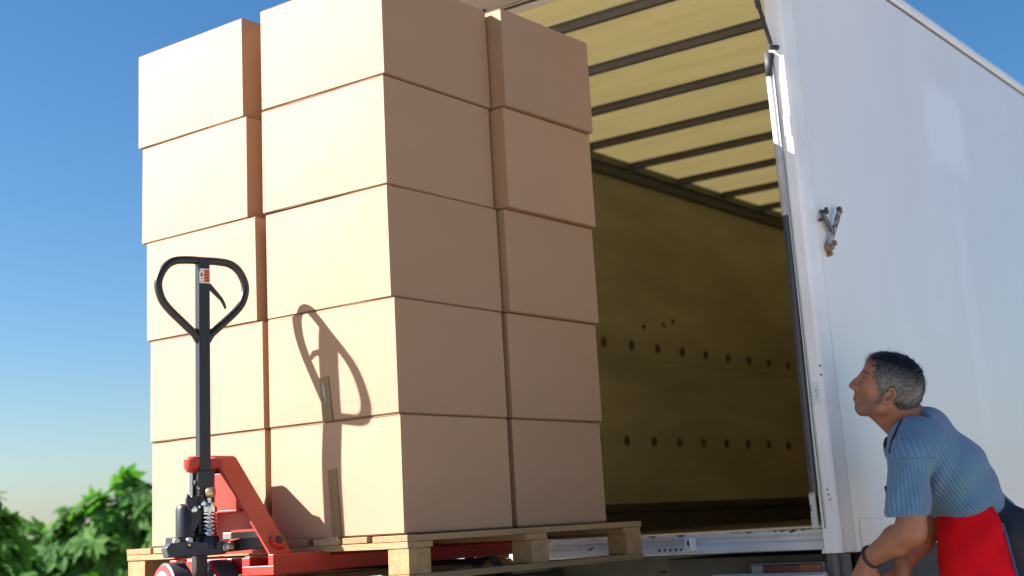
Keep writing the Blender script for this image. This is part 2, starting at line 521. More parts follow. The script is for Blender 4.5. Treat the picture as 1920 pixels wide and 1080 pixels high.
# left wall, its lining
build('side_wall', MB().box(XL, XL + 0.035, YP, YE, -0.15, 2.12), white_paint, truck)
lin = build('wall_lining', MB().box(XL + 0.0365, XL + 0.052, YR + 0.03, YE - 0.05, 0.897, ZC - 0.045), ply_mat, truck)
lin2 = build('wall_lining', MB().box(XL + 0.0365, XL + 0.055, YR + 0.03, YE - 0.05, ZF, 0.8935), ply_mat, truck)
build('wall_rail', MB().prism([(XL + 0.053, ZC), (XL + 0.053, ZC - 0.105), (XL + 0.075, ZC - 0.10), (XL + 0.085, ZC - 0.055), (XL + 0.10, ZC - 0.045), (XL + 0.10, ZC)], 1, YR + 0.03, YE - 0.05), beam_mat, truck, bevel=0.002)
kr = MB()
for z0, z1, t in ((ZF + 0.002, ZF + 0.05, 0.02), (ZF + 0.052, ZF + 0.10, 0.012), (ZF + 0.102, ZF + 0.15, 0.018)):
    kr.box(XL + 0.056, XL + 0.056 + t, YR + 0.04, YE - 0.06, z0, z1)
build('kick_rail', kr, floor_mat, truck, bevel=0.002)
build('wall_lining', MB().box(XR - 0.052, XR - 0.0365, YP + 0.03, YE - 0.05, ZF, ZC), ply_mat, truck)
build('front_wall', MB().box(XL + 0.0365, XR - 0.0365, YE - 0.045, YE, -0.15, 2.12), ply_mat, truck)
build('truck_floor', MB().box(XL + 0.0365, XR - 0.053, YR + 0.05, YE - 0.05, ZF - 0.05, ZF), floor_mat, truck)
# translucent roof skin and bows
rf = MB().add([(XL + 0.03, YR + 0.05, 2.128), (XR - 0.03, YR + 0.05, 2.128), (XR - 0.03, YE, 2.128), (XL + 0.03, YE, 2.128)], [(0, 1, 2, 3)])
rf = MB()
nx, ny = 2, 12
build('roof', MB().box(XL + 0.0365, XR - 0.0365, YR + 0.06, YE, ZC + 0.004, ZC + 0.007), roof_mat, truck)
b0 = None
for i in range(11):
    y = 4.79 + i * 0.582
    bm_ = MB()
    bm_.prism([(y - 0.030, ZC + 0.003), (y - 0.030, ZC - 0.004), (y - 0.017, ZC - 0.006), (y - 0.014, ZC - 0.036), (y + 0.014, ZC - 0.036), (y + 0.017, ZC - 0.006), (y + 0.030, ZC - 0.004), (y + 0.030, ZC + 0.003)], 0, XL + 0.101, XR - 0.054)
    if b0 is None:
        b0 = build('roof_bow', bm_, beam_mat, truck, bevel=0.003)
    else:
        copy_part(b0, truck, (0, i * 0.582, 0))
# lashing holes: ring and cup sunk into the lining
def cup(y, z, r, xs):
    mb = MB()
    x = xs
    mb.lathe((x - 0.004, y, z), (x + 0.0035, y, z), [(0, r), (0.9, r), (1, r * 0.93)], 20)
    return mb
def hole_obj(y, z, r, xs):
    mb = MB()
    n = 20
    prof = [(0.0005, 1.0), (0.004, 0.95), (0.004, 0.86), (0.0008, 0.80), (0.0008, 0.50), (0.004, 0.42), (0.005, 0.0)]
    vs = []; fs = []
    for px, pr in prof:
        for k in range(n):
            a = 2 * math.pi * k / n
            vs.append((xs + px, y + r * pr * math.cos(a), z + r * pr * math.sin(a)))
    for i in range(len(prof) - 1):
        for k in range(n):
            fs.append((i * n + k, i * n + (k + 1) % n, (i + 1) * n + (k + 1) % n, (i + 1) * n + k))
    mb.add(vs, fs, 0, True)
    return mb
cup_mat = mat('dark_lashing_cup', (0.028, 0.022, 0.014), 0.45, 0.3, var=(0.07, 0.055, 0.03), vscale=30, vamount=0.5)
h0 = None
for z, y0, n, xs in ((0.970, 5.19, 15, XL + 0.052), (0.420, 5.05, 15, XL + 0.055)):
    for i in range(n):
        y = y0 + i * 0.302
        if h0 is None:
            h0 = build('lashing_cup', hole_obj(y0, z, 0.029, XL + 0.052), cup_mat, truck)
            hy, hz, hx = y0, z, XL + 0.052
        else:
            copy_part(h0, truck, (xs - hx, y - hy, z - hz))
for y, z in ((7.16, 1.09), (7.40, 1.12), (7.52, 1.15)):
    c = copy_part(h0, truck, (0, 0, 0))
    c.name = 'screw_hole'
    me = hole_obj(y, z, 0.016, XL + 0.052)
    bpy.data.objects.remove(c)
    build('screw_hole', me, cup_mat, truck)

# sill
sill = MB()
sill.prism([(YR + 0.05, -0.069), (YR + 0.004, -0.069), (YR, -0.073), (YR, -0.083), (YR + 0.012, -0.090), (YR + 0.012, -0.103), (YR, -0.108), (YR, -0.134), (YR + 0.012, -0.137), (YR + 0.05, -0.137)], 0, XL + 0.07, XR - 0.066)
build('sill', sill, sill_paint, truck, bevel=0.0015)
hb = MB()
for i in range(5):
    x = -2.585 + i * 0.022
    hb.lathe((x, YR - 0.0012, -0.119), (x, YR + 0.002, -0.119), [(0, 0.0052), (1, 0.0052)], 12)
build('bolt_hole', hb, dark_metal, truck)
bk = MB()
bk.box(-2.478, -2.435, YR - 0.006, YR - 0.001, -0.118, -0.083)
bk.box(-2.439, -2.434, YR - 0.045, YR - 0.001, -0.125, -0.080)
bk.box(-2.478, -2.439, YR - 0.030, YR - 0.006, -0.125, -0.119)
lb = build('lock_bracket', bk, white_paint, truck, bevel=0.0015)
build('bracket_bolt', MB().lathe((-2.455, YR - 0.020, -0.098), (-2.455, YR - 0.006, -0.098), [(0, 0.006), (0.3, 0.011), (1, 0.011)], 8), dark_metal, lb)
# header above the opening, raised flap and its strut
build('header', MB().box(XL + 0.07, XR - 0.066, YR, YR + 0.05, 2.060, 2.125), white_paint, truck, bevel=0.004)
flap = build('raised_flap', MB().box(XL + 0.02, XR - 0.01, 4.02, YR - 0.012, 2.062, 2.092), mat('cream_flap_skin', (0.62, 0.58, 0.52), 0.5, var=(0.5, 0.46, 0.4), vscale=3, vamount=0.5), truck, bevel=0.003)
build('flap_trim', MB().box(XL + 0.02, XR - 0.01, YR - 0.052, YR - 0.020, 2.052, 2.0605), steel, truck, bevel=0.002)
rv0 = build('flap_rivet', MB().lathe((-3.30, YR - 0.075, 2.0615), (-3.30, YR - 0.075, 2.053), [(0, 0.009), (0.5, 0.008), (1, 0.004)], 10), dark_metal, flap)
for dx in (0.14, 0.70, 0.84):
    copy_part(rv0, flap, (dx, 0, 0))
st = build('gas_strut', MB().tube([(-1.985, YR - 0.16, 2.05), (-1.962, YR - 0.10, 1.86), (-1.955, YR - 0.065, 1.74)], 0.0105, 14), black_paint, truck)
build('strut_rod', MB().tube([(-1.955, YR - 0.065, 1.745), (-1.944, YR - 0.022, 1.610)], 0.0075, 12).lathe((-1.95, YR - 0.02, 1.600), (-1.93, YR + 0.004, 1.600), [(0, 0.010), (1, 0.010)], 10), black_paint, st)
lab = MB()
lab.tube([(-1.9595, YR - 0.0835, 1.80), (-1.957, YR - 0.0745, 1.768)], 0.0112, 14, caps=False)
build('strut_label', lab, mat('white_label_print', (0.75, 0.75, 0.74), 0.5, var=(0.25, 0.25, 0.25), vscale=260, vamount=0.4), st)

# rubber seal hose in its channel
hose = MB()
pts = []; rr = []
n = 240
for i in range(n + 1):
    t = i / n
    z = 1.55 + (0.045 - 1.55) * t
    x = XR - 0.070 + 0.004 * math.sin(t * 5) - 0.004 * t
    pts.append((x, YR + 0.004, z)); rr.append(0.0150 + (0.0012 if i % 2 else 0))
hose.tube(pts, rr, 12)
hs = build('door_seal', hose, mat('ribbed_seal_rubber', (0.02, 0.024, 0.034), 0.42, var=(0.035, 0.04, 0.05), vscale=30, vamount=0.5, spec=0.8), truck)
sunlit_worn = MB()  # sunlit stretch of the worn hose, its brightness painted as a paler tube
pts = []; rr = []
for i in range(91):
    t = i / 90
    z = 1.50 + (0.99 - 1.50) * t
    tt = (1.55 - z) / (1.55 - 0.045)
    pts.append((XR - 0.070 + 0.004 * math.sin(tt * 5) - 0.004 * tt, YR + 0.003, z)); rr.append(0.0163 + (0.001 if i % 2 else 0))
sunlit_worn.tube(pts, rr, 12)
build('sunlit_seal_stretch', sunlit_worn, mat('sunlit_worn_rubber', (0.55, 0.56, 0.56), 0.5, var=(0.25, 0.25, 0.25), vscale=14, vamount=0.4, bump=0.3, bscale=90), hs)
build('seal_cap', MB().tube([(XR - 0.064, YR - 0.004, 1.585), (XR - 0.068, YR - 0.002, 1.50)], [0.019, 0.017], 10), rubber, hs)
build('seal_channel', MB().box(XR - 0.0545, XR - 0.0505, YR - 0.012, YR - 0.001, -0.07, 1.56).box(XR - 0.048, XR - 0.0455, YR - 0.008, YR - 0.001, -0.07, 1.56), mat('aluminium_channel', (0.62, 0.62, 0.58), 0.35, 0.8), truck, bevel=0.001)
build('seal_channel', MB().box(XR - 0.092, XR - 0.072, YR - 0.014, YR - 0.0015, -0.068, 0.05), chipped('worn_channel_paint', (0.6, 0.61, 0.6), (0.08, 0.07, 0.06), 0.56, 30), truck, bevel=0.001)

# latch on the side near the post
lat = MB()
def latch():
    rust = chipped('rusty_white_metal', (0.42, 0.40, 0.36), (0.07, 0.035, 0.018), 0.50, 26, 0.6, stain=(0.22, 0.15, 0.10))
    x = XR
    a = (x + 0.012, 4.60, 0.885); b_ = (x + 0.030, 4.735, 1.030)
    mb = MB(); mb.bar((x + 0.012, 4.600, 0.890), (x + 0.026, 4.700, 1.030), 0.008, 0.022, upv=(0, 1, -0.4))
    mb.lathe((x + 0.018, 4.700, 1.030), (x + 0.032, 4.700, 1.030), [(0, 0.014), (1, 0.013)], 12)
    lt = build('latch', mb, rust, truck, bevel=0.001)
    mb = MB(); mb.bar((x + 0.014, 4.565, 1.000), (x + 0.020, 4.635, 0.935), 0.011, 0.021, upv=(0, 0.6, 1))
    build('latch_arm', mb, mat('greasy_steel', (0.12, 0.10, 0.07), 0.45, 0.6, var=(0.25, 0.22, 0.16), vscale=30, vamount=0.5), lt, bevel=0.002)
    mb = MB(); mb.lathe((x, 4.595, 0.882), (x + 0.03, 4.595, 0.882), [(0, 0.016), (0.5, 0.014), (1, 0.009)], 10)
    mb.lathe((x, 4.625, 0.900), (x + 0.028, 4.625, 0.900), [(0, 0.012), (1, 0.010)], 8)
    mb.lathe((x, 4.605, 0.862), (x + 0.018, 4.605, 0.862), [(0, 0.012), (1, 0.008)], 8)
    build('latch_pivot', mb, mat('rust', (0.16, 0.06, 0.025), 0.85, var=(0.4, 0.36, 0.3), vscale=50, vamount=0.35, bump=0.6, bscale=90), lt)
    mb = MB(); mb.lathe((x, 4.585, 1.012), (x + 0.026, 4.585, 1.012), [(0, 0.006), (0.75, 0.006), (0.78, 0.013), (1, 0.013)], 10)
    mb.tube([(x + 0.004, 4.55, 0.975), (x + 0.02, 4.555, 0.977)], 0.006, 8)
    build('latch_pin', mb, dark_metal, lt)
latch()
# stickers on the post
def sticker(z, hgt, w):
    def m_():
        m = mat('blue_and_white_sticker', (0.75, 0.78, 0.8), 0.4)
        N = NT(m); tc = N.n('ShaderNodeTexCoord')
        sx = N.n('ShaderNodeSeparateXYZ'); N.l(tc.outputs['Generated'], sx.inputs[0])
        nz = N.n('ShaderNodeTexNoise'); nz.inputs['Scale'].default_value = 5; nz.inputs['Detail'].default_value = 5
        N.l(tc.outputs['Generated'], nz.inputs['Vector'])
        gr = N.n('ShaderNodeVectorMath', operation='DISTANCE'); gr.inputs[1].default_value = (0.5, 0.5, 0.55)
        N.l(tc.outputs['Generated'], gr.inputs[0])
        ad = N.n('ShaderNodeMath', operation='MULTIPLY_ADD'); ad.inputs[1].default_value = 0.35; N.l(nz.outputs['Fac'], ad.inputs[0]); N.l(gr.outputs['Value'], ad.inputs[2])
        cr = N.n('ShaderNodeValToRGB'); cr.color_ramp.elements[0].position = 0.38; cr.color_ramp.elements[1].position = 0.43
        cr.color_ramp.elements[0].color = (0.72, 0.75, 0.76, 1); cr.color_ramp.elements[1].color = (0.08, 0.30, 0.55, 1)
        e = cr.color_ramp.elements.new(0.68); e.color = (0.2, 0.42, 0.62, 1)
        e = cr.color_ramp.elements.new(0.72); e.color = (0.68, 0.73, 0.75, 1)
        N.l(ad.outputs[0], cr.inputs[0]); N.l(cr.outputs[0], N.b.inputs['Base Color'])
        return m
    return build('post_sticker', MB().box(XR - 0.042, XR - 0.042 + w, YR - 0.0022, YR - 0.0012, z, z + hgt), m_(), truck)
sticker(0.33, 0.078, 0.026)
sticker(1.27, 0.075, 0.026)
rv1 = build('post_rivet', MB().lathe((XR - 0.030, YR - 0.003, 0.055), (XR - 0.030, YR + 0.002, 0.055), [(0, 0.0028), (1, 0.0032)], 8), dark_metal, truck)
for x, z in ((0.006, -0.033), (0.003, -0.017), (0.024, 0.375), (0.024, 0.405)):
    copy_part(rv1, truck, (x, 0, z))

# underbody
olive = mat('dusty_olive_metal', (0.085, 0.08, 0.062), 0.75, var=(0.05, 0.048, 0.038), vscale=9, vamount=0.5, bump=0.2)
build('chassis_rail', MB().box(-2.72, -2.64, YR + 0.2, YE, -0.42, -0.20), dark_metal, truck, bevel=0.004)
build('chassis_rail', MB().box(-3.50, -3.42, YR + 0.2, YE, -0.42, -0.20), dark_metal, truck, bevel=0.004)
build('lift_column', MB().box(-1.985, -1.925, YR + 0.055, YR + 0.12, -0.62, -0.151).box(-1.955, -1.935, YR + 0.03, YR + 0.055, -0.62, -0.151), mat('grey_green_steel', (0.13, 0.14, 0.135), 0.6, var=(0.08, 0.085, 0.08), vscale=8, vamount=0.5), truck, bevel=0.003)
build('tank', MB().prism([(-2.64, -0.155), (-2.55, -0.30), (-2.40, -0.40), (-2.10, -0.40), (-2.06, -0.155)], 1, YR + 0.16, YR + 0.5), olive, truck, bevel=0.01)
build('rear_plate', MB().box(-2.62, -2.02, YR + 0.10, YR + 0.13, -0.34, -0.152), olive, truck, bevel=0.006)
und = MB()  # plates added to hide the bright ground and keep the underside dark
und.box(-4.0, -1.99, YR + 0.62, YR + 0.68, -0.75, -0.155)
und.box(-1.99, -1.96, YR + 0.30, YE - 0.3, -0.75, -0.155)
und.box(-4.16, -4.12, YR + 0.3, YE - 0.3, -0.78, -0.155)
build('underbody_blocker', und, dark_metal, truck)
tl = MB().box(-2.235, -1.985, YR - 0.010, YR + 0.05, -0.225, -0.170)
lamp = build('tail_lamp', MB().box(-2.270, -2.000, YR + 0.068, YR + 0.095, -0.240, -0.176), mat('lamp_housing', (0.22, 0.22, 0.21), 0.5), truck, bevel=0.006)
def lens(name, x0, x1, c):
    m = mat(name + '_plastic', c, 0.2, coat=0.5)
    return build(name, MB().box(x0, x1, YR + 0.054, YR + 0.067, -0.232, -0.182), m, lamp, bevel=0.004)
lens('white_lens', -2.262, -2.222, (0.30, 0.30, 0.28))
lens('red_lens', -2.220, -2.085, (0.10, 0.006, 0.005))
lens('orange_lens', -2.083, -2.008, (0.26, 0.045, 0.008))
build('bumper', MB().prism([(YR - 0.05, -0.214), (YR + 0.0, -0.206), (YR + 0.011, -0.210), (YR + 0.011, -0.33), (YR - 0.05, -0.33)], 0, -2.38, -1.965), chipped('chipped_bumper_paint', (0.62, 0.61, 0.57), (0.10, 0.07, 0.05), 0.60, 24), truck, bevel=0.004)
# wheels and cab so that the truck stands on something
for sx in (-2.12, -3.98):
    for y in (8.2, 12.6):
        w = MB().lathe((sx - 0.14, y, -H + 0.40), (sx + 0.14, y, -H + 0.40), [(0, 0.30), (0.05, 0.38), (0.2, 0.40), (0.8, 0.40), (0.95, 0.38), (1, 0.30)], 32)
        wh = build('wheel', w, rubber, truck)
        build('rim', MB().lathe((sx - 0.145, y, -H + 0.40), (sx + 0.145, y, -H + 0.40), [(0, 0.12), (0.1, 0.20), (0.9, 0.20), (1, 0.12)], 24), steel, wh)
cabp = MB().prism([(YE + 0.15, -0.55), (YE + 0.15, 1.35), (YE + 1.3, 1.35), (YE + 1.75, 0.55), (YE + 1.95, 0.30), (YE + 1.95, -0.60)], 0, -3.98, -2.10)
build('cab', cabp, white_paint, truck, bevel=0.05)
build('cab_window', MB().box(-2.097, -2.090, YE + 0.55, YE + 1.35, 0.45, 1.10), mat('cab_glass', (0.02, 0.025, 0.03), 0.05), truck, bevel=0.01)

# ------------------------------------------------------------------ lift platform
plat = thing('lift_platform', 'grey steel tail lift platform under the pallet jack', 'platform', (-3.1, 3.3, H - 0.235))
build('platform_plate', MB().box(-3.98, -2.02, 2.35, 4.36, -0.272, -0.243), mat('steel_plate', (0.12, 0.118, 0.11), 0.6, 0.0, var=(0.08, 0.078, 0.07), vscale=5, vamount=0.5, bump=0.5, bscale=60), plat, bevel=0.004)
for x in (-3.6, -2.4):
    build('lift_arm', MB().bar((x, 4.2, -0.30), (x, 5.0, -0.45), 0.06, 0.09), dark_metal, plat, bevel=0.004)

# ------------------------------------------------------------------ pallet
pal = thing('wooden_pallet', 'rough wooden pallet carrying the stacked cardboard boxes', 'pallet', (-3.13, 3.61, H - 0.128))
PX0, PX1, PY0, PY1 = -3.738, -2.533, 3.004, 4.215
def sk(v):      # small yaw of the pallet about its near corner
    a = R(-0.8)
    x, y = v[0] - PX1, v[1] - PY0
    return (PX1 + x * math.cos(a) - y * math.sin(a), PY0 + x * math.sin(a) + y * math.cos(a), v[2])
def plank(x0, x1, y0, y1, z0, z1, name, m, bev=0.0012):
    j = lambda s=0.0012: random.uniform(-s, s)
    mb = MB(); n = 7
    long_y = (y1 - y0) > (x1 - x0)
    vs = []; fs = []
    for i in range(n + 1):
        t = i / n
        jj = [j(), j(), j(), j()]
        e = random.uniform(-0.003, 0.003) if i in (0, n) else 0
        for q, (a, b) in enumerate(((0, 0), (1, 0), (1, 1), (0, 1))):
            if long_y: vs.append(sk((x0 + (x1 - x0) * a + j(), y0 + (y1 - y0) * t + e, z0 + (z1 - z0) * b + jj[q] * 0.4)))
            else: vs.append(sk((x0 + (x1 - x0) * t + e, y0 + (y1 - y0) * a + j(), z0 + (z1 - z0) * b + jj[q] * 0.4)))
    for i in range(n):
        for q in range(4):
            fs.append((i * 4 + q, i * 4 + (q + 1) % 4, (i + 1) * 4 + (q + 1) % 4, (i + 1) * 4 + q))
    fs.append((3, 2, 1, 0)); fs.append(tuple(n * 4 + q for q in range(4)))
    mb.add(vs, fs)
    return build(name, mb, m, pal, bevel=bev, seg=1)
ZT = -0.0125
edges = [(0, .130), (.150, .245), (.262, .36), (.385, .50), (.518, .60), (.622, .735), (.752, .84), (.862, .975), (.992, 1.07), (1.085, 1.205)]
for i, (a, b) in enumerate(edges):
    dz = random.uniform(-0.0012, 0.0)
    plank(PX1 - b, PX1 - a, PY0 - random.uniform(0, 0.004), PY1 + random.uniform(-0.003, 0.004), ZT - 0.0175 + dz, ZT + dz, 'deck_board', pallet_mats[i % 3])
for y in (0, 0.545, 1.10):
    plank(PX0, PX1, PY0 + y + 0.001, PY0 + y + 0.108, ZT - 0.0365, ZT - 0.0192, 'cross_board', cross_mat)
for x0, x1 in ((0.0, .078), (.565, .655), (1.118, 1.205)):
    for y0, y1 in ((0.002, .094), (.572, .664), (1.118, 1.208)):
        plank(PX1 - x1, PX1 - x0, PY0 + y0, PY0 + y1, ZT - 0.1060, ZT - 0.0370, 'block', endgrain, 0.002)
    plank(PX1 - x1 - 0.006 * (x0 > 0), PX1 - x0 + (0.001 if x0 == 0 else 0.006), PY0, PY1 + 0.002, ZT - 0.1245, ZT - 0.1065, 'bottom_board', pallet_mats[1])

# ------------------------------------------------------------------ cardboard boxes
rows = ['bottom', 'second from bottom', 'middle', 'second from top', 'topmost']
ZS = [-0.011, 0.3195, 0.652, 0.988, 1.3275, 1.670]
colsd = {
    'N': dict(X=[-2.5569, -2.560, -2.5717, -2.5717, -2.565], w=[.5153, .515, .5147, .520, .5234], d=[.5098, .5177, .5253, .5243, .530], yaw=[.1, 0.0, -1.1, -.2, -.1], Y=3.0193,
              lab='{} cardboard box of the near corner column{}', sp=[', with plain brown tape tab', ' with a printed tape tab', '', '', ', cut by the picture edge']),
    'L': dict(X=[-3.0946, -3.0977, -3.1213, -3.1581, -3.1721], w=[.5304, .5327, .531, .528, .5323], d=[.5] * 5, yaw=[-1.0, -.6, -.8, -1.3, -1.0], Y=3.0193,
              lab='{} cardboard box of the leftmost column{}', sp=[' behind the red jack frame', ' behind the handle bar', ' behind the handle loop', '', ' against the sky']),
    'F': dict(X=[-2.5591, -2.5536, -2.5398, -2.5204, -2.5079], w=[.53] * 5, d=[.5152, .515, .5185, .513, .5164], yaw=[-.2, -1.0, -1.1, -1.2, -1.6], Y=3.5443,
              lab='{} shaded cardboard box in the column nearest the truck opening{}', sp=['', '', '', '', ', with sunlit corner']),
}
colsd['R'] = dict(X=[-3.085, -3.09, -3.10, -3.12, -3.13], w=[.53] * 5, d=[.515] * 5, yaw=[0.3, -.4, .2, -.3, .2], Y=3.5583,
              lab='{} cardboard box of the column hidden behind the leftmost one{}', sp=[''] * 5)
def make_box(ck, i):
    c = colsd[ck]
    X, w, d, yaw, Y = c['X'][i], c['w'][i], c['d'][i], R(c['yaw'][i]), c['Y']
    z0, z1 = ZS[i], ZS[i + 1] - 0.001
    if ck == 'F': Y = 3.5583; d -= 0.010
    label = c['lab'].format(rows[i], c['sp'][i])
    t = thing('cardboard_box', label, 'box', (X - w / 2, Y + d / 2, z0 + H), 'cardboard boxes stacked on the pallet')
    cs, sn = math.cos(yaw), math.sin(yaw)
    def tf(v): return (X + cs * v[0] - sn * v[1], Y + sn * v[0] + cs * v[1], v[2])
    # walls: gridded so that they bulge and lean a touch
    n = 10
    mb = MB()
    h = z1 - z0
    bulge = [random.uniform(0.0005, 0.0035) for _ in range(4)]
    lean = (random.uniform(-.0015, .0015), random.uniform(-.0015, .0015))
    fl = 0.0038
    def side(p0, p1, nrm, bg, seed):
        vs = []; fs = []
        for a in range(n + 1):
            for b in range(n + 1):
                s, q = a / n, b / n
                bb = bg * math.sin(math.pi * s) * math.sin(math.pi * q) + 0.0012 * noise.noise(Vector((s * 3 + seed, q * 3, seed))) * min(1, 8 * min(s, 1 - s)) 
                x = p0[0] + (p1[0] - p0[0]) * s + nrm[0] * bb + lean[0] * q
                y = p0[1] + (p1[1] - p0[1]) * s + nrm[1] * bb + lean[1] * q
                z = z0 + fl + (h - 2 * fl) * q
                vs.append(tf((x, y, z)))
        for a in range(n):
            for b in range(n):
                k = a * (n + 1) + b
                fs.append((k, k + n + 1, k + n + 2, k + 1))
        mb.add(vs, fs, 0, True)
    sd_ = random.uniform(0, 50)
    side((-w, 0), (0, 0), (0, -1), bulge[0], sd_)
    side((0, 0), (0, d), (1, 0), bulge[1], sd_ + 3)
    side((0, d), (-w, d), (0, 1), bulge[2], sd_ + 6)
    side((-w, d), (-w, 0), (-1, 0), bulge[3], sd_ + 9)
    # closing sheets
    for z in (z0 + fl, z1 - fl):
        mb.add([tf((-w, 0, z)), tf((0, 0, z)), tf((0, d, z)), tf((-w, d, z))], [(0, 1, 2, 3)], 0)
    me_o = build('carton_body', mb, cardboard, t)
    bm = bmesh.new(); bm.from_mesh(me_o.data)
    bmesh.ops.remove_doubles(bm, verts=bm.verts, dist=0.0002)
    bmesh.ops.recalc_face_normals(bm, faces=bm.faces)
    sharpen(bm)
    bm.to_mesh(me_o.data); bm.free()
    md = me_o.modifiers.new('bevel', 'BEVEL'); md.width = 0.0015; md.segments = 1; md.limit_method = 'ANGLE'; md.angle_limit = R(40)
    # folded flaps: two above, two below, each a sheet of its own
    for nm, za, zb in (('top_flap', z1 - fl + 0.0006, z1 - 0.0004), ('bottom_flap', z0 + 0.0004, z0 + fl - 0.0006)):
        for (y0, y1) in ((0.003, d / 2 - 0.001), (d / 2 + 0.001, d - 0.003)):
            f_ = MB(); m_ = 8
            vs = []; fs = []
            out = 0 if y0 > 0.01 else 1
            for q in range(m_ + 1):
                xx = -w + 0.003 + (w - 0.006) * q / m_
                e = 0.0022 * noise.noise(Vector((q * 0.9, sd_, za)))
                yy0, yy1 = (y0 - max(0, e), y1) if out else (y0, y1 + max(0, e))
                dz = 0.0
                vs += [tf((xx, yy0, za)), tf((xx, yy1, za)), tf((xx, yy1, zb)), tf((xx, yy0, zb))]
            for q in range(m_):
                for e in range(4):
                    fs.append((q * 4 + e, q * 4 + (e + 1) % 4, (q + 1) * 4 + (e + 1) % 4, (q + 1) * 4 + e))
            fs.append((3, 2, 1, 0)); fs.append(tuple(m_ * 4 + e for e in range(4)))
            f_.add(vs, fs)
            build(nm, f_, card_edge, t)
    return t, tf
def tape_tab(t, tf, x0, x1, z0, z1, m, skew=0.0):
    mb = MB(); n = 10
    vs = []; fs = []
    for i in range(n + 1):
        s = i / n
        z = z0 + (z1 - z0) * s
        wv = 0.001 * noise.noise(Vector((s * 4, x0 * 9, 1)))
        for x, y in ((x0, -0.0045), (x1, -0.0045), (x1, -0.0038), (x0, -0.0038)):
            vs.append(tf((x + skew * s + wv, y + wv * 0.4, z + (0.003 if i == n and x == x1 else 0))))
    for i in range(n):
        for e in range(4):
            fs.append((i * 4 + e, i * 4 + (e + 1) % 4, (i + 1) * 4 + (e + 1) % 4, (i + 1) * 4 + e))
    fs.append((0, 1, 2, 3)); fs.append(tuple(n * 4 + e for e in range(4)))
    mb.add(vs, fs)
    return build('tape', mb, m, t)
for ck in 'NLFR':
    for i in range(5):
        t, tf = make_box(ck, i)
        if (ck, i) == ('N', 0):
            tape_tab(t, tf, -0.268, -0.233, -0.010, 0.180, tape_mat, -0.010)
        if (ck, i) == ('N', 1):
            tp = tape_tab(t, tf, -0.290, -0.252, 0.3215, 0.4475, tape_mat, -0.010)
            # worn pale print on the tape: a little sheaf of strokes
            mb = MB()
            for q in range(9):
                a = R(60 + q * 9)
                x0 = -0.290 + 0.010; z0 = 0.372 + q * 0.003
                p = [tf((x0 + 0.010 * s * math.cos(a + s) + 0.004 * q / 9, -0.0052, z0 + 0.030 * s * math.sin(a) + 0.002 * q)) for s in (0, .33, .66, 1)]
                for u, v in zip(p[:-1], p[1:]): mb.bar(u, v, 0.0009, 0.0016, upv=(0, 1, 0))
            for q in range(7):
                a = R(-70 - q * 12)
                p = [tf((-0.277 + 0.014 * s * math.cos(a), -0.0052, 0.398 - q * 0.004 - 0.02 * s)) for s in (0, .5, 1)]
                for u, v in zip(p[:-1], p[1:]): mb.bar(u, v, 0.0009, 0.0014, upv=(0, 1, 0))
            build('tape_print', mb, mat('pale_ink', (0.42, 0.45, 0.48), 0.6), tp)
        if (ck, i) == ('L', 2):
            tape_tab(t, tf, -0.293, -0.262, 0.6535, 0.866, mat('pale_tape', (0.38, 0.26, 0.14), 0.4, var=(0.3, 0.2, 0.1), vscale=20), -0.004)

# ------------------------------------------------------------------ pallet jack
jack = thing('pallet_jack', 'red pallet jack with black upright handle loop holding the pallet', 'pallet jack', (-3.15, 2.86, H - 0.232))
# steering unit frame: u across (image right), n towards the viewer
JO = Vector((-3.122, 2.797, 0))
ju = Vector((0.335, 0.942, 0)).normalized(); jn = Vector((ju.y, -ju.x, 0))
def jt(v): 
    p = JO + ju * v[0] + jn * v[1]
    return (p.x, p.y, v[2])
hd = build('handle', MB().box(-0.0178, 0.0178, -0.018, 0.016, 0.150, 0.819, T=jt), black_paint, jack, bevel=0.004, seg=3)
def smooth_path(P, n=8):
    out = []
    N = len(P)
    for i in range(N):
        p0, p1, p2, p3 = [Vector(P[(i + k - 1) % N]) for k in range(4)]
        for k in range(n):
            t = k / n
            out.append(0.5 * ((2 * p1) + (-p0 + p2) * t + (2 * p0 - 5 * p1 + 4 * p2 - p3) * t * t + (-p0 + 3 * p1 - 3 * p2 + p3) * t ** 3))
    return out
half = [(0.0, 0.795), (0.045, 0.795), (0.085, 0.789), (0.113, 0.766), (0.130, 0.725), (0.124, 0.683), (0.104, 0.650), (0.060, 0.607), (0.018, 0.568)]
half = [(u * 1.06, z + 0.022) for u, z in half]
loop = [(u, 0, z) for u, z in half] + [(0.0, 0, 0.574)] + [(-u, 0, z) for u, z in reversed(half[1:])]
build('handle_loop', MB().tube(smooth_path(loop, 5), 0.0122, 14, closed=True, T=jt), black_paint, hd)
build('loop_weld', MB().prism([(-0.021, 0.567), (0.021, 0.567), (0.05, 0.612), (0.021, 0.612), (-0.021, 0.612), (-0.05, 0.612)], 1, -0.006, 0.006, T=jt), black_paint, hd, bevel=0.002)
trig = [(0.018, 0, 0.722), (0.032, 0, 0.708), (0.046, 0, 0.694), (0.060, 0, 0.680), (0.069, 0, 0.664), (0.073, 0, 0.652)]
trig = [(a, b, c + 0.022) for a, b, c in trig]
build('trigger', MB().tube(trig, [0.009, 0.0082, 0.0072, 0.006, 0.005, 0.0035], 8, T=jt), black_paint, hd)
def mat_sticker():
    m = mat('orange_warning_label', (0.78, 0.76, 0.72), 0.45)
    N = NT(m); tc = N.n('ShaderNodeTexCoord')
    br = N.n('ShaderNodeTexBrick'); br.inputs['Scale'].default_value = 1.0
    mp = N.n('ShaderNodeMapping'); mp.inputs['Scale'].default_value = (3.0, 3.0, 3.0)
    sx = N.n('ShaderNodeSeparateXYZ'); N.l(tc.outputs['Generated'], sx.inputs[0])
    return m
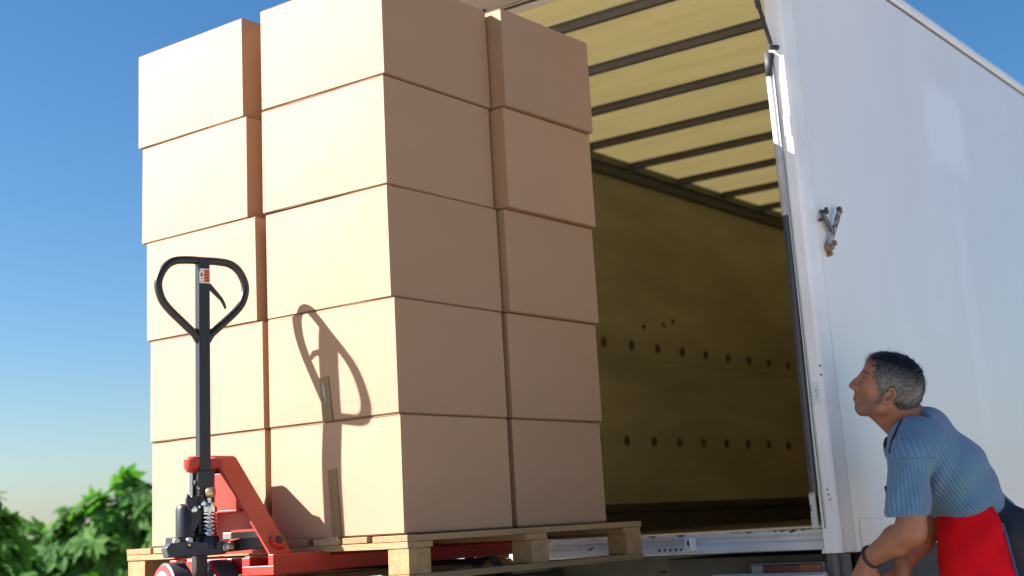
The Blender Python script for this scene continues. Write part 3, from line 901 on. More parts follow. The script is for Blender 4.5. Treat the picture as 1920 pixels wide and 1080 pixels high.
orange = mat('label_orange', (0.62, 0.12, 0.03), 0.45)
lblw = mat('label_white', (0.72, 0.70, 0.66), 0.45)
inkb = mat('label_ink', (0.05, 0.04, 0.04), 0.5)
sk_ = build('warning_label', MB().box(-0.0155, 0.0165, 0.0162, 0.0168, 0.746, 0.790, T=jt), lblw, hd)
ob = MB()
ob.box(-0.002, 0.0160, 0.0169, 0.0172, 0.749, 0.7875, T=jt)
build('label_field', ob, orange, sk_)
ib = MB()
for q in range(4):
    ib.box(0.0005, 0.0140, 0.0173, 0.0175, 0.753 + q * 0.0088, 0.7555 + q * 0.0088, T=jt)
for q in range(5):
    ib.box(-0.0145, -0.004, 0.0169, 0.0171, 0.751 + q * 0.008, 0.7522 + q * 0.008, T=jt)
ib.add([jt((-0.014, 0.0172, 0.768)), jt((-0.005, 0.0172, 0.768)), jt((-0.0095, 0.0172, 0.778)), ], [(0, 1, 2)])
build('label_print', ib, inkb, sk_)
# handle socket, yoke and pump
build('handle_socket', MB().box(-0.026, 0.026, -0.024, 0.0235, 0.085, 0.198, T=jt).box(-0.026, -0.018, -0.03, 0.030, 0.02, 0.15, T=jt), black_paint, jack, bevel=0.003)
pb = MB()
pb.lathe(jt((-0.052, 0.0, -0.002)), jt((-0.052, 0.0, 0.106)), [(0, 0.031), (0.86, 0.031), (0.95, 0.027), (1, 0.018)], 24)
pump = build('pump_body', pb, black_paint, jack)
build('pump_block', MB().box(-0.045, 0.022, -0.03, 0.016, 0.015, 0.125, T=jt).prism([(-0.052, 0.03), (-0.038, 0.03), (0.012, 0.112), (-0.010, 0.128), (-0.046, 0.128)], 1, 0.016, 0.026, T=jt), black_paint, jack, bevel=0.003)
build('lift_ram', MB().tube([jt((-0.034, -0.01, 0.09)), jt((-0.034, -0.01, 0.205))], 0.0105, 16), chrome, jack)
build('lift_ram', MB().tube([jt((-0.016, -0.03, 0.09)), jt((-0.016, -0.03, 0.215))], 0.007, 12), chrome, jack)
kb = MB().lathe(jt((-0.028, -0.01, 0.192)), jt((-0.028, -0.01, 0.240)), [(0, 0.014), (0.15, 0.021), (0.35, 0.026), (0.8, 0.027), (0.95, 0.022), (1, 0.012)], 20)
kb.box(-0.030, 0.06, -0.055, 0.0, 0.205, 0.232, T=jt)
build('ram_cap', kb, red_paint, jack, bevel=0.002)
lk = MB().prism([(-0.062, 0.135), (-0.020, 0.086), (-0.020, 0.060), (-0.040, 0.030), (-0.057, 0.025), (-0.050, 0.070), (-0.066, 0.110)], 1, 0.028, 0.034, T=jt)
lkb = build('link_plate', lk, black_paint, jack, bevel=0.0015)
for (u, z, r) in ((-0.044, 0.088, 0.0090), (-0.016, 0.104, 0.0080), (-0.030, 0.095, 0.005)):
    build('pin', MB().lathe(jt((u, 0.032, z)), jt((u, 0.043, z)), [(0, r), (0.8, r), (1, r * 0.7)], 12), chrome, lkb)
build('socket_screw', MB().lathe(jt((-0.0265, 0.012, 0.165)), jt((-0.033, 0.012, 0.165)), [(0, 0.007), (1, 0.006)], 10), dark_metal, jack)
# pump plunger: roller, rod, washer and spring
pl_ = build('pump_roller', MB().lathe(jt((-0.003, 0.034, 0.134)), jt((0.013, 0.048, 0.134)), [(0, 0.0145), (0.2, 0.0155), (0.8, 0.0155), (1, 0.0145)], 18), brass, jack)
build('plunger_rod', MB().tube([jt((0.004, 0.032, 0.02)), jt((0.004, 0.032, 0.126))], 0.0072, 14), chrome, jack)
build('spring_cap', MB().lathe(jt((0.004, 0.032, 0.080)), jt((0.004, 0.032, 0.106)), [(0, 0.0235), (0.55, 0.0235), (0.75, 0.017), (1, 0.015)], 22), chrome, jack)
coil = []
for i in range(0, 6 * 16 + 1):
    a = 2 * math.pi * i / 16
    coil.append(jt((0.004 + 0.0205 * math.cos(a), 0.032 + 0.0205 * math.sin(a), 0.018 + 0.064 * i / 96)))
build('spring', MB().tube(coil, 0.0032, 7), chrome, jack)
build('spring_core', MB().tube([jt((0.004, 0.032, 0.012)), jt((0.004, 0.032, 0.07))], 0.0115, 14), steel, jack)
build('spring_seat', MB().lathe(jt((0.004, 0.032, -0.022)), jt((0.004, 0.032, 0.014)), [(0, 0.028), (0.8, 0.028), (1, 0.024)], 6), black_paint, jack)
up_ = MB().box(-0.105, 0.035, -0.028, 0.024, -0.006, 0.015, T=jt)
uq = build('pump_base', up_, black_paint, jack, bevel=0.003)
for u in (-0.094, -0.055):
    build('bolt', MB().lathe(jt((u, 0.022, 0.004)), jt((u, 0.036, 0.004)), [(0, 0.0105), (0.75, 0.0105), (1, 0.008)], 10), steel, uq)
yk = MB().prism([(-0.132, -0.013), (-0.124, -0.040), (0.035, -0.040), (0.055, -0.032), (0.055, -0.008), (0.035, -0.003), (-0.118, 0.000)], 1, 0.006, 0.052, T=jt)
yk.box(-0.028, 0.018, -0.03, 0.006, -0.012, -0.004, T=jt)
yo = build('yoke', yk, mat('scuffed_black_steel', (0.045, 0.058, 0.068), 0.45, var=(0.025, 0.03, 0.035), vscale=25, vamount=0.5, bump=0.3, bscale=80), jack, bevel=0.004)
build('grease_nipple', MB().lathe(jt((-0.062, 0.052, -0.014)), jt((-0.066, 0.060, -0.006)), [(0, 0.006), (1, 0.003)], 8), brass, yo)
build('yoke_bolt', MB().lathe(jt((0.045, 0.050, -0.020)), jt((0.045, 0.066, -0.020)), [(0, 0.012), (0.4, 0.012), (0.45, 0.008), (1, 0.0075)], 6), steel, yo)
build('yoke_bolt', MB().lathe(jt((0.062, 0.030, -0.020)), jt((0.075, 0.045, -0.020)), [(0, 0.013), (0.7, 0.013), (1, 0.009)], 12), brass, yo)
build('axle_stem', MB().box(-0.030, 0.004, -0.02, 0.02, -0.16, -0.034, T=jt), black_paint, jack, bevel=0.003)
ZW = -0.147
for s, (u0, u1) in enumerate(((-0.122, -0.062), (0.016, 0.074))):
    zc = ZW
    wb = MB().lathe(jt((u0, 0, zc)), jt((u1, 0, zc)), [(0, 0.086), (0.10, 0.094), (0.9, 0.094), (1, 0.086)], 40)
    wo = build('steering_wheel', wb, rubber, jack)
    e = u0 - 0.0005
    build('wheel_rim', MB().lathe(jt((e - 0.003, 0, zc)), jt((e + 0.001, 0, zc)), [(0, 0.078), (0.5, 0.086), (1, 0.087)], 40), polyur, wo)
    build('wheel_hub', MB().lathe(jt((e - 0.009, 0, zc)), jt((e - 0.003, 0, zc)), [(0, 0.020), (0.2, 0.028), (0.5, 0.064), (0.9, 0.071), (1, 0.073)], 32), mat('hub_aluminium', (0.32, 0.36, 0.40), 0.3, 0.9, var=(0.6, 0.6, 0.6), vscale=9, vamount=0.5), wo)
    build('wheel_rim', MB().lathe(jt((u1 - 0.0005, 0, zc)), jt((u1 + 0.0035, 0, zc)), [(0, 0.087), (0.5, 0.086), (1, 0.078)], 40), polyur, wo)
build('wheel_axle', MB().tube([jt((-0.105, 0, ZW)), jt((0.082, 0, ZW))], 0.012, 14), steel, jack)
# red frame: trapezoid housing open to the front, forks behind
cxj = -3.17
FY0, FY1 = 2.845, 2.932
def frame():
    tb, tt = 0.267, 0.040     # half widths bottom / top
    zb, zt = -0.045, 0.243
    th = 0.007
    mb = MB()
    for s in (1, -1):
        a = Vector((cxj + s * (tb if s > 0 else 0.140), 0, zb)); b = Vector((cxj + s * tt, 0, zt - 0.004))
        d = (b - a).normalized(); nrm = Vector((d.z, 0, -d.x)) * s
        p = [a, b, b - nrm * th, a - nrm * th]
        mb.prism([(q.x, q.z) for q in p], 1, FY0, FY1)
    side = build('frame_side', mb, red_paint, jack, bevel=0.0015)
    # top plate with rounded shoulders
    mb = MB()
    mb.prism([(cxj - tt - 0.004, zt - 0.012), (cxj - tt + 0.010, zt), (cxj + tt - 0.010, zt), (cxj + tt + 0.004, zt - 0.012), (cxj + tt - 0.006, zt - 0.014), (cxj - tt + 0.006, zt - 0.014)], 1, FY0 - 0.004, FY1 + 0.001)
    build('frame_top', mb, red_paint, jack, bevel=0.002)
    mb = MB()
    mb.prism([(cxj - 0.130, zb + 0.004), (cxj + tb - 0.012, zb + 0.004), (cxj + tt - 0.008, zt - 0.018), (cxj - tt + 0.008, zt - 0.018)], 1, FY1 - 0.010, FY1 - 0.003)
    build('frame_back', mb, red_paint, jack)
    mb = MB()   # stiffening plate behind the pump
    mb.prism([(cxj - 0.10, 0.085), (cxj + 0.125, 0.085), (cxj + 0.05, 0.19), (cxj - 0.05, 0.19)], 1, FY0 + 0.030, FY0 + 0.038)
    mb.prism([(cxj - 0.10, 0.0840), (cxj - 0.10, 0.078), (cxj + 0.118, 0.078), (cxj + 0.115, 0.0840)], 1, FY0 + 0.030, FY1 - 0.012)
    build('frame_stiffener', mb, red_paint, jack, bevel=0.001)
    # foot: channel pieces at fork roots
    for s, ya in ((1, FY0 - 0.04), (-1, FY1 - 0.02)):
        mb = MB()
        xc = cxj + (0.258 if s > 0 else -0.170)
        x0, x1 = xc - 0.062, xc + 0.062
        mb.box(x0, x1, ya, ya + 0.006, -0.100, -0.075)
        mb.box(x0, x0 + 0.03, ya - 0.0005, ya + 0.006, -0.0745, -0.052)
        mb.box(x1 - 0.02, x1, ya - 0.0005, ya + 0.006, -0.0745, -0.045)
        mb.box(x1 - 0.006, x1, ya + 0.0065, FY1 + 0.1, -0.100, -0.046)
        mb.box(x0, x0 + 0.006, ya + 0.0065, FY1 + 0.1, -0.100, -0.052)
        mb.box(x0 + 0.0065, x1 - 0.0065, ya + 0.06, FY1 + 0.1, -0.058, -0.050)
        build('frame_foot', mb, red_paint, jack, bevel=0.0015)
    build('cross_member', MB().box(cxj - 0.13, cxj + 0.19, FY0 + 0.02, FY0 + 0.06, -0.098, -0.052), red_paint, jack, bevel=0.003)
    # pivot boss with bolt on the right slope
    p = Vector((cxj + 0.242, FY1 - 0.035, -0.014))
    build('pivot_boss', MB().lathe(p - Vector((0.01, 0, 0.006)), p + Vector((0.008, 0, 0.006)), [(0, 0.026), (0.7, 0.026), (1, 0.022)], 20), red_paint, jack)
    build('pivot_bolt', MB().lathe(p + Vector((0.0075, 0, 0.006)), p + Vector((0.012, 0, 0.008)), [(0, 0.013), (1, 0.011)], 14), dark_metal, jack)
    for s in (1, -1):
        xc = cxj + (0.245 if s > 0 else -0.170)
        mb = MB()
        x0, x1 = xc - 0.075, xc + 0.075
        prof = [(x0, -0.098), (x0, -0.058), (x0 + 0.008, -0.0515), (x1 - 0.008, -0.0515), (x1, -0.058), (x1, -0.098), (x1 - 0.006, -0.098), (x1 - 0.006, -0.060), (x0 + 0.006, -0.060), (x0 + 0.006, -0.098)]
        mb.prism(prof, 1, FY1 + 0.101, 4.12)
        build('fork', mb, red_paint, jack, bevel=0.0015)
        build('push_rod', MB().tube([(xc, FY0 + 0.02, -0.085), (xc, 3.86, -0.115)], 0.010, 10), black_paint, jack)
        for yy in (3.86, 3.95):
            build('load_roller', MB().lathe((xc - 0.035, yy, -0.192), (xc + 0.035, yy, -0.192), [(0, 0.034), (0.1, 0.038), (0.9, 0.038), (1, 0.034)], 20), rubber, jack)
        build('roller_bracket', MB().bar((xc + 0.045, 3.80, -0.075), (xc + 0.045, 3.97, -0.192), 0.007, 0.030).bar((xc - 0.045, 3.80, -0.075), (xc - 0.045, 3.97, -0.192), 0.007, 0.030), black_paint, jack, bevel=0.002)
frame()
# black bell crank from the yoke up behind the right slope
build('bell_crank', MB().add(
    [(-3.095, 2.86, -0.034), (-2.955, 2.900, -0.026), (-2.955, 2.900, 0.020), (-3.095, 2.86, -0.006), (-3.095, 2.892, -0.034), (-2.955, 2.935, -0.026), (-2.955, 2.935, 0.020), (-3.095, 2.892, -0.006)],
    [(0, 1, 2, 3), (4, 7, 6, 5), (0, 4, 5, 1), (3, 2, 6, 7), (1, 5, 6, 2), (0, 3, 7, 4)]), black_paint, jack, bevel=0.002)
build('lever_plate', MB().box(-3.12, -2.955, 2.868, 2.876, 0.002, 0.020), mat('pale_grey_steel', (0.22, 0.22, 0.21), 0.4, 0.3), jack, bevel=0.001)

# ------------------------------------------------------------------ organic surfaces: smooth distance fields turned into one mesh
class Field:
    def __init__(s, lo, hi, h):
        s.lo = np.array(lo, float); s.h = h
        s.n = np.ceil((np.array(hi) - s.lo) / h).astype(int) + 1
        s.F = np.full(s.n, 1.0, np.float32)
    def sub(s, lo, hi, pad):
        a = np.clip(np.floor((np.array(lo) - pad - s.lo) / s.h).astype(int), 0, s.n)
        b = np.clip(np.ceil((np.array(hi) + pad - s.lo) / s.h).astype(int) + 1, 0, s.n)
        if (b <= a).any(): return None
        ax = [s.lo[i] + s.h * np.arange(a[i], b[i]) for i in range(3)]
        X, Y, Z = np.meshgrid(*ax, indexing='ij')
        return (slice(a[0], b[0]), slice(a[1], b[1]), slice(a[2], b[2])), X, Y, Z
    def join(s, sl, d, k, cut=False):
        A = s.F[sl]
        if cut:
            d = -d
            h = np.maximum(k - np.abs(A - d), 0) / k
            s.F[sl] = np.maximum(A, d) + h * h * k * 0.25
        else:
            h = np.maximum(k - np.abs(A - d), 0) / k
            s.F[sl] = np.minimum(A, d) - h * h * k * 0.25
    def cap(s, p, q, r1, r2, k=0.015, flat=None, ff=1.0, cut=False):
        """tapered capsule; flat: direction in which the section is scaled by ff"""
        p = np.array(p, float); q = np.array(q, float)
        rm = max(r1, r2) * max(1, ff)
        g = s.sub(np.minimum(p, q) - rm, np.maximum(p, q) + rm, k + 0.01)
        if g is None: return
        sl, X, Y, Z = g
        d = q - p; L = max(d @ d, 1e-12)
        t = np.clip(((X - p[0]) * d[0] + (Y - p[1]) * d[1] + (Z - p[2]) * d[2]) / L, 0, 1)
        dx, dy, dz = X - p[0] - t * d[0], Y - p[1] - t * d[1], Z - p[2] - t * d[2]
        if flat is not None:
            f = np.array(flat, float); f = f / np.linalg.norm(f)
            c = dx * f[0] + dy * f[1] + dz * f[2]
            m = (1 / ff - 1) * c
            dx, dy, dz = dx + f[0] * m, dy + f[1] * m, dz + f[2] * m
        dist = np.sqrt(dx * dx + dy * dy + dz * dz) - (r1 + (r2 - r1) * t)
        s.join(sl, dist.astype(np.float32), k, cut)
    def ell(s, c, ax, rad, k=0.015, cut=False):
        c = np.array(c, float); ax = np.array(ax, float); rad = np.array(rad, float)
        g = s.sub(c - rad.max(), c + rad.max(), k + 0.01)
        if g is None: return
        sl, X, Y, Z = g
        P = [(X - c[0]) * a[0] + (Y - c[1]) * a[1] + (Z - c[2]) * a[2] for a in ax]
        k0 = np.sqrt(sum((p / r) ** 2 for p, r in zip(P, rad)))
        k1 = np.sqrt(sum((p / r ** 2) ** 2 for p, r in zip(P, rad))) + 1e-9
        s.join(sl, (k0 * (k0 - 1) / k1).astype(np.float32), k, cut)
    def coords(s):
        ax = [s.lo[i] + s.h * np.arange(s.n[i]) for i in range(3)]
        return np.meshgrid(*ax, indexing='ij')
    def clip(s, pt, nrm, k=0.004):
        """keep what lies behind the plane"""
        X, Y, Z = s.coords()
        d = (X - pt[0]) * nrm[0] + (Y - pt[1]) * nrm[1] + (Z - pt[2]) * nrm[2]
        s.F = np.maximum(s.F, d.astype(np.float32))
    def mesh(s):
        F = s.F; F[F == 0] = 1e-6
        nx, ny, nz = F.shape
        C = [F[i:nx - 1 + i, j:ny - 1 + j, k:nz - 1 + k] for i in (0, 1) for j in (0, 1) for k in (0, 1)]
        neg = sum((c < 0).astype(np.int8) for c in C)
        act = (neg > 0) & (neg < 8)
        idx = np.argwhere(act)
        vid = -np.ones(act.shape, np.int64); vid[act] = np.arange(len(idx))
        vals = np.stack([c[act] for c in C], 1)
        cor = np.array([(i, j, k) for i in (0, 1) for j in (0, 1) for k in (0, 1)], float)
        acc = np.zeros((len(idx), 3)); cnt = np.zeros(len(idx))
        for a in range(8):
            for b in range(a + 1, 8):
                if np.abs(cor[a] - cor[b]).sum() != 1: continue
                va, vb = vals[:, a], vals[:, b]
                m = (va < 0) != (vb < 0)
                t = va[m] / (va[m] - vb[m])
                acc[m] += cor[a] + (cor[b] - cor[a]) * t[:, None]; cnt[m] += 1
        V = s.lo + s.h * (idx + acc / cnt[:, None])
        faces = []
        N = F < 0
        for ax in range(3):
            sa = [slice(1, -1)] * 3; sb = [slice(1, -1)] * 3
            sa[ax] = slice(0, -1); sb[ax] = slice(1, None)
            A = N[tuple(sa)]; B = N[tuple(sb)]
            for flip, M in ((False, A & ~B), (True, ~A & B)):
                e = np.argwhere(M)
                if not len(e): continue
                e = e.copy()
                o = [1, 1, 1]; o[ax] = 0
                e += np.array(o)
                u, v = [i for i in range(3) if i != ax]
                if ax == 1: u, v = v, u
                eu = np.zeros(3, int); eu[u] = 1; ev = np.zeros(3, int); ev[v] = 1
                q = [vid[tuple((e - eu - ev).T)], vid[tuple((e - ev).T)], vid[tuple(e.T)], vid[tuple((e - eu).T)]]
                q = np.stack(q, 1)
                if flip: q = q[:, ::-1]
                faces.append(q)
        return V, np.concatenate(faces)

def field_obj(name, fld, mats, parent, smooth_it=2, attr=None, matfn=None):
    V, Q = fld.mesh()
    # light relaxation along edges
    E_ = np.unique(np.sort(np.concatenate([Q[:, [0, 1]], Q[:, [1, 2]], Q[:, [2, 3]], Q[:, [3, 0]]]), 1), axis=0)
    deg = np.bincount(E_.ravel(), minlength=len(V))[:, None]
    for _ in range(smooth_it):
        acc = np.zeros_like(V)
        np.add.at(acc, E_[:, 0], V[E_[:, 1]]); np.add.at(acc, E_[:, 1], V[E_[:, 0]])
        V = V * 0.5 + 0.5 * acc / np.maximum(deg, 1)
    off = root_of(parent)
    me = bpy.data.meshes.new(name)
    P = V + np.array([-off.x, -off.y, H - off.z])
    me.vertices.add(len(P)); me.vertices.foreach_set('co', P.astype(np.float32).ravel())
    me.loops.add(Q.size); me.loops.foreach_set('vertex_index', Q.astype(np.int32).ravel())
    me.polygons.add(len(Q))
    me.polygons.foreach_set('loop_start', np.arange(0, Q.size, 4, dtype=np.int32))
    me.polygons.foreach_set('use_smooth', np.ones(len(Q), bool))
    if matfn is not None:
        me.polygons.foreach_set('material_index', matfn(V[Q].mean(1)).astype(np.int32))
    me.update(); me.validate()
    if attr is not None:
        for an, fn in attr.items():
            a = me.attributes.new(an, 'FLOAT', 'POINT')
            a.data.foreach_set('value', fn(V).astype(np.float32))
    return link(name, me, mats, parent), V

# ------------------------------------------------------------------ the man at the corner of the truck
E1 = np.array([0.796, 0.605, 0.0]); E1 /= np.linalg.norm(E1)      # image right
E2 = np.array([-0.605, 0.796, 0.0]); E2 /= np.linalg.norm(E2)     # away from the viewer
E3 = np.array([0, 0, 1.0])
def V3(*a): return np.array(a, float)
man = thing('person', 'grey-haired man in blue ribbed shirt and red apron, bending beside the truck', 'person', (-1.40, 4.70, 0))

def noise_skin(base, var, red):
    m = mat('skin', base, 0.48, var=var, vscale=18, vamount=0.5, bump=0.12, bscale=220, spec=0.4)
    N = NT(m)
    m.node_tree.nodes['Principled BSDF'].inputs['Subsurface Weight'].default_value = 0.08
    m.node_tree.nodes['Principled BSDF'].inputs['Subsurface Radius'].default_value = (0.012, 0.004, 0.002)
    # stubble on the jaw and lips colour from painted attributes
    old = N.b.inputs['Base Color'].links[0].from_socket
    at_ = N.n('ShaderNodeAttribute', attribute_name='stubble')
    sn = N.n('ShaderNodeTexNoise'); sn.inputs['Scale'].default_value = 420
    tc = N.n('ShaderNodeTexCoord'); N.l(tc.outputs['Object'], sn.inputs['Vector'])
    mu = N.n('ShaderNodeMath', operation='MULTIPLY'); N.l(at_.outputs['Fac'], mu.inputs[0]); N.l(sn.outputs['Fac'], mu.inputs[1])
    mx = N.n('ShaderNodeMixRGB'); mx.inputs[2].default_value = (0.10, 0.085, 0.07, 1)
    N.l(mu.outputs[0], mx.inputs[0]); N.l(old, mx.inputs[1])
    a2 = N.n('ShaderNodeAttribute', attribute_name='lip')
    m2 = N.n('ShaderNodeMixRGB'); m2.inputs[2].default_value = (*red, 1)
    N.l(a2.outputs['Fac'], m2.inputs[0]); N.l(mx.outputs[0], m2.inputs[1])
    a3 = N.n('ShaderNodeAttribute', attribute_name='brow')
    m3 = N.n('ShaderNodeMixRGB'); m3.inputs[2].default_value = (0.035, 0.028, 0.024, 1)
    N.l(a3.outputs['Fac'], m3.inputs[0]); N.l(m2.outputs[0], m3.inputs[1])
    N.l(m3.outputs[0], N.b.inputs['Base Color'])
    return m
skin = noise_skin((0.40, 0.185, 0.105), (0.30, 0.125, 0.07), (0.26, 0.085, 0.06))

# head frame
tilt = R(26)
HF = (-E1 * math.cos(tilt) + E3 * math.sin(tilt))            # face forward
HF = HF + E2 * 0.27; HF /= np.linalg.norm(HF)
HL = -E2 - 0.27 * E1; HL -= HF * (HL @ HF); HL /= np.linalg.norm(HL)   # his left, towards the viewer
HU = np.cross(HF, HL); HU = HU if HU[2] > 0 else -HU
HC = V3(-1.692, 4.459, 0.362)
HS = 0.95
def hp(x, y, z): return HC + (HF * x + HL * y + HU * z) * HS
HAX = np.array([HF, HL, HU])

body = Field((-2.0, 4.15, -0.36), (-1.25, 4.95, 0.52), 0.0038)
B = body
# neck and shoulders (under the shirt)
neckb = V3(-1.612, 4.540, 0.215)
B.cap(hp(-0.035, 0, -0.045), neckb, 0.056, 0.064, 0.03)
B.cap(hp(0.012, 0, -0.075), neckb + V3(-0.035, -0.026, -0.02), 0.036, 0.045, 0.02)
B.cap(hp(-0.025, 0.055, -0.055), neckb + V3(-0.04, -0.045, -0.02), 0.012, 0.010, 0.02)
B.cap(V3(-1.635, 4.520, 0.180), V3(-1.540, 4.59, 0.04), 0.080, 0.07, 0.03, flat=E2, ff=1.3)
# skull
B.ell(hp(-0.010, 0, 0.030), HAX, (0.096 * HS, 0.074 * HS, 0.086 * HS), 0.02)
B.ell(hp(0.034, 0, 0.010), HAX, (0.056 * HS, 0.062 * HS, 0.072 * HS), 0.02)
B.ell(hp(0.030, 0, -0.035), HAX, (0.052 * HS, 0.055 * HS, 0.060 * HS), 0.02)
for s in (1, -1):
    B.cap(hp(-0.018, s * 0.056, -0.040), hp(-0.004, s * 0.053, -0.072), 0.017, 0.016, 0.02)
    B.cap(hp(-0.004, s * 0.050, -0.073), hp(0.054, s * 0.014, -0.095), 0.015, 0.014, 0.022)
    B.cap(hp(0.053, s * 0.012, -0.095), hp(0.055, -s * 0.012, -0.095), 0.016, 0.016, 0.012)
    B.ell(hp(0.060, s * 0.038, -0.018), HAX, (0.022, 0.020, 0.017), 0.018)      # cheekbone
    B.cap(hp(0.084, s * 0.010, 0.026), hp(0.070, s * 0.044, 0.024), 0.0085, 0.0075, 0.014)   # brow
    B.ell(hp(0.086, s * 0.030, 0.005), HAX, (0.013, 0.016, 0.011), 0.010, cut=True)          # socket
    B.ell(hp(0.0700, s * 0.031, 0.0045), HAX, (0.0128, 0.0150, 0.0140), 0.004)
    B.ell(hp(0.0840, s * 0.031, 0.0030), HAX, (0.0120, 0.0125, 0.0066), 0.002, cut=True)
    B.ell(hp(0.101, s * 0.0125, -0.033), HAX, (0.0125, 0.0075, 0.0090), 0.006)      # nostril wing
B.ell(hp(0.045, 0, 0.062), HAX, (0.046, 0.055, 0.040), 0.02)                      # forehead
B.cap(hp(0.087, 0, 0.020), hp(0.104, 0, -0.010), 0.0075, 0.0085, 0.010)
B.cap(hp(0.104, 0, -0.010), hp(0.112, 0, -0.028), 0.0085, 0.0105, 0.008)
B.cap(hp(0.110, 0, -0.032), hp(0.094, 0, -0.036), 0.0090, 0.0080, 0.006)
B.cap(hp(0.088, 0, 0.012), hp(0.086, 0, -0.032), 0.0125, 0.0140, 0.008)
B.ell(hp(0.073, 0, -0.062), HAX, (0.020, 0.024, 0.022), 0.012)                    # mouth mound
B.cap(hp(0.0895, 0.014, -0.0555), hp(0.0895, -0.014, -0.0555), 0.0064, 0.0064, 0.004)
B.cap(hp(0.0870, 0.013, -0.0710), hp(0.0870, -0.013, -0.0710), 0.0070, 0.0070, 0.004)
B.cap(hp(0.0985, 0.024, -0.0632), hp(0.0985, -0.024, -0.0632), 0.0042, 0.0032, 0.002, cut=True)
B.ell(hp(0.066, 0, -0.092), HAX, (0.013, 0.018, 0.012), 0.012)                    # chin
# ears
for s in (1, -1):
    EA = np.array([HF * math.cos(.2) + HU * math.sin(.2) , HL, HU * math.cos(.2) - HF * math.sin(.2)])
    ec = hp(-0.018, s * 0.073, -0.026)
    EF = EA[0]; EU = EA[2]; EO = HL * s
    rim = []
    for a in range(14):
        an = R(-150 + a * 22)
        rim.append(ec + EF * -0.0145 * math.cos(an) * (1 if math.sin(an) > 0 else .75) + EU * 0.026 * math.sin(an) + EO * 0.010)
    for a, b_ in zip(rim[:-1], rim[1:]):
        B.cap(a, b_, 0.0048, 0.0048, 0.003)
    B.ell(ec + EO * 0.000, EA, (0.013, 0.006, 0.024), 0.006)
    B.ell(ec - EU * 0.024 + EF * 0.004 + EO * 0.006, EA, (0.0095, 0.0045, 0.0095), 0.005)
    B.cap(ec + EF * 0.012 + EU * 0.004 + EO * 0.004, ec + EF * 0.012 - EU * 0.008 + EO * 0.006, 0.005, 0.005, 0.004)
    B.ell(ec + EO * 0.011 + EF * 0.002 - EU * 0.001, EA, (0.0085, 0.009, 0.015), 0.003, cut=True)

# arms
def arm(sh, el, wr, r):
    B.cap(sh, el, 0.050 * r, 0.045 * r, 0.02)
    d = wr - el
    B.cap(el, el + d * 0.35, 0.042 * r, 0.0435 * r, 0.02)
    B.cap(el + d * 0.35, wr, 0.0435 * r, 0.029 * r, 0.02, flat=E2, ff=0.9)
shL, elL, wrL = V3(-1.600, 4.345, 0.140), V3(-1.618, 4.322, -0.085), V3(-1.800, 4.412, -0.168)
shR, elR, wrR = V3(-1.720, 4.670, 0.150), V3(-1.690, 4.655, -0.090), V3(-1.738, 4.530, -0.195)
arm(shL, elL, wrL, 1.0)
arm(shR, elR, wrR, 0.95)
B.cap(shL, V3(-1.62, 4.50, 0.17), 0.050, 0.08, 0.03)
B.cap(shR, V3(-1.65, 4.56, 0.17), 0.050, 0.08, 0.03)
def hand(wr, d, pn, curl, sgn):
    """wr wrist, d along the hand, pn out of the back of the hand, curl amount, sgn side of the thumb"""
    d = d / np.linalg.norm(d); pn = pn - d * (pn @ d); pn /= np.linalg.norm(pn)
    w = np.cross(d, pn) * sgn
    B.cap(wr, wr + d * 0.025, 0.027, 0.028, 0.012, flat=pn, ff=0.72)
    for q in (-0.028, -0.009, 0.010, 0.028):
        B.cap(wr + d * 0.018 + w * q * 0.6, wr + d * 0.082 + w * q, 0.0155, 0.0125, 0.012)
    tips = []
    for q, L_, cc in ((-0.030, 0.060, 1.1), (-0.010, 0.074, 1.0), (0.011, 0.080, 0.95), (0.031, 0.073, 0.85)):
        p = wr + d * 0.084 + w * q
        a = 0.25 * curl * cc
        rr = 0.0088
        for seg, fr in enumerate((0.42, 0.32, 0.26)):
            dd = d * math.cos(a) - pn * math.sin(a)
            dd = dd + w * q * 0.9; dd /= np.linalg.norm(dd)
            e = p + dd * L_ * fr
            B.cap(p, e, rr, rr * 0.92, 0.0030)
            B.ell(p + pn * 0.0012, np.eye(3), (rr * 1.08,) * 3, 0.003)
            p = e; rr *= 0.92; a += 0.75 * curl * cc
        tips.append(p)
    p0 = wr + d * 0.022 + w * 0.020
    p1 = p0 + (d * 0.62 + w * 0.62 - pn * 0.45) * 0.045
    p2 = p1 + (d * 0.85 + w * 0.15 - pn * 0.5) * 0.034
    p3 = p2 + (d * 0.9 - w * 0.15 - pn * 0.4) * 0.027
    B.cap(p0, p1, 0.016, 0.0115, 0.010); B.cap(p1, p2, 0.0108, 0.0100, 0.004); B.cap(p2, p3, 0.0100, 0.0080, 0.004)
    return tips, p3
hand(wrL, V3(-0.52, 0.12, -0.85), V3(-0.35, -0.90, 0.05), 0.9, -1)
tR, thR = hand(wrR, V3(-0.25, -0.25, -0.95), V3(0.30, 0.55, -0.10), 1.0, -1)
HCn = HC
def loc(V): 
    D = (V - HCn) / HS
    return D @ HF, D @ HL, D @ HU
def f_st(V):
    x, y, z = loc(V)
    a = np.clip((-z - 0.040) / 0.02, 0, 1) * np.clip((x + 0.005) / 0.03, 0, 1) * np.clip((0.135 + z) / 0.02, 0, 1)
    sb = np.clip(1 - np.abs(x - 0.012) / 0.02, 0, 1) * np.clip((-z - 0.01) / 0.01, 0, 1) * np.clip((0.075 + z) / 0.02, 0, 1)
    return np.clip(a * 0.75 + sb * 0.8, 0, 1)
def f_lip(V):
    x, y, z = loc(V)
    return np.clip(1.15 - np.sqrt(((z + 0.063) / 0.0125) ** 2 + (y / 0.024) ** 2), 0, 1) * (x > 0.080) * 0.85
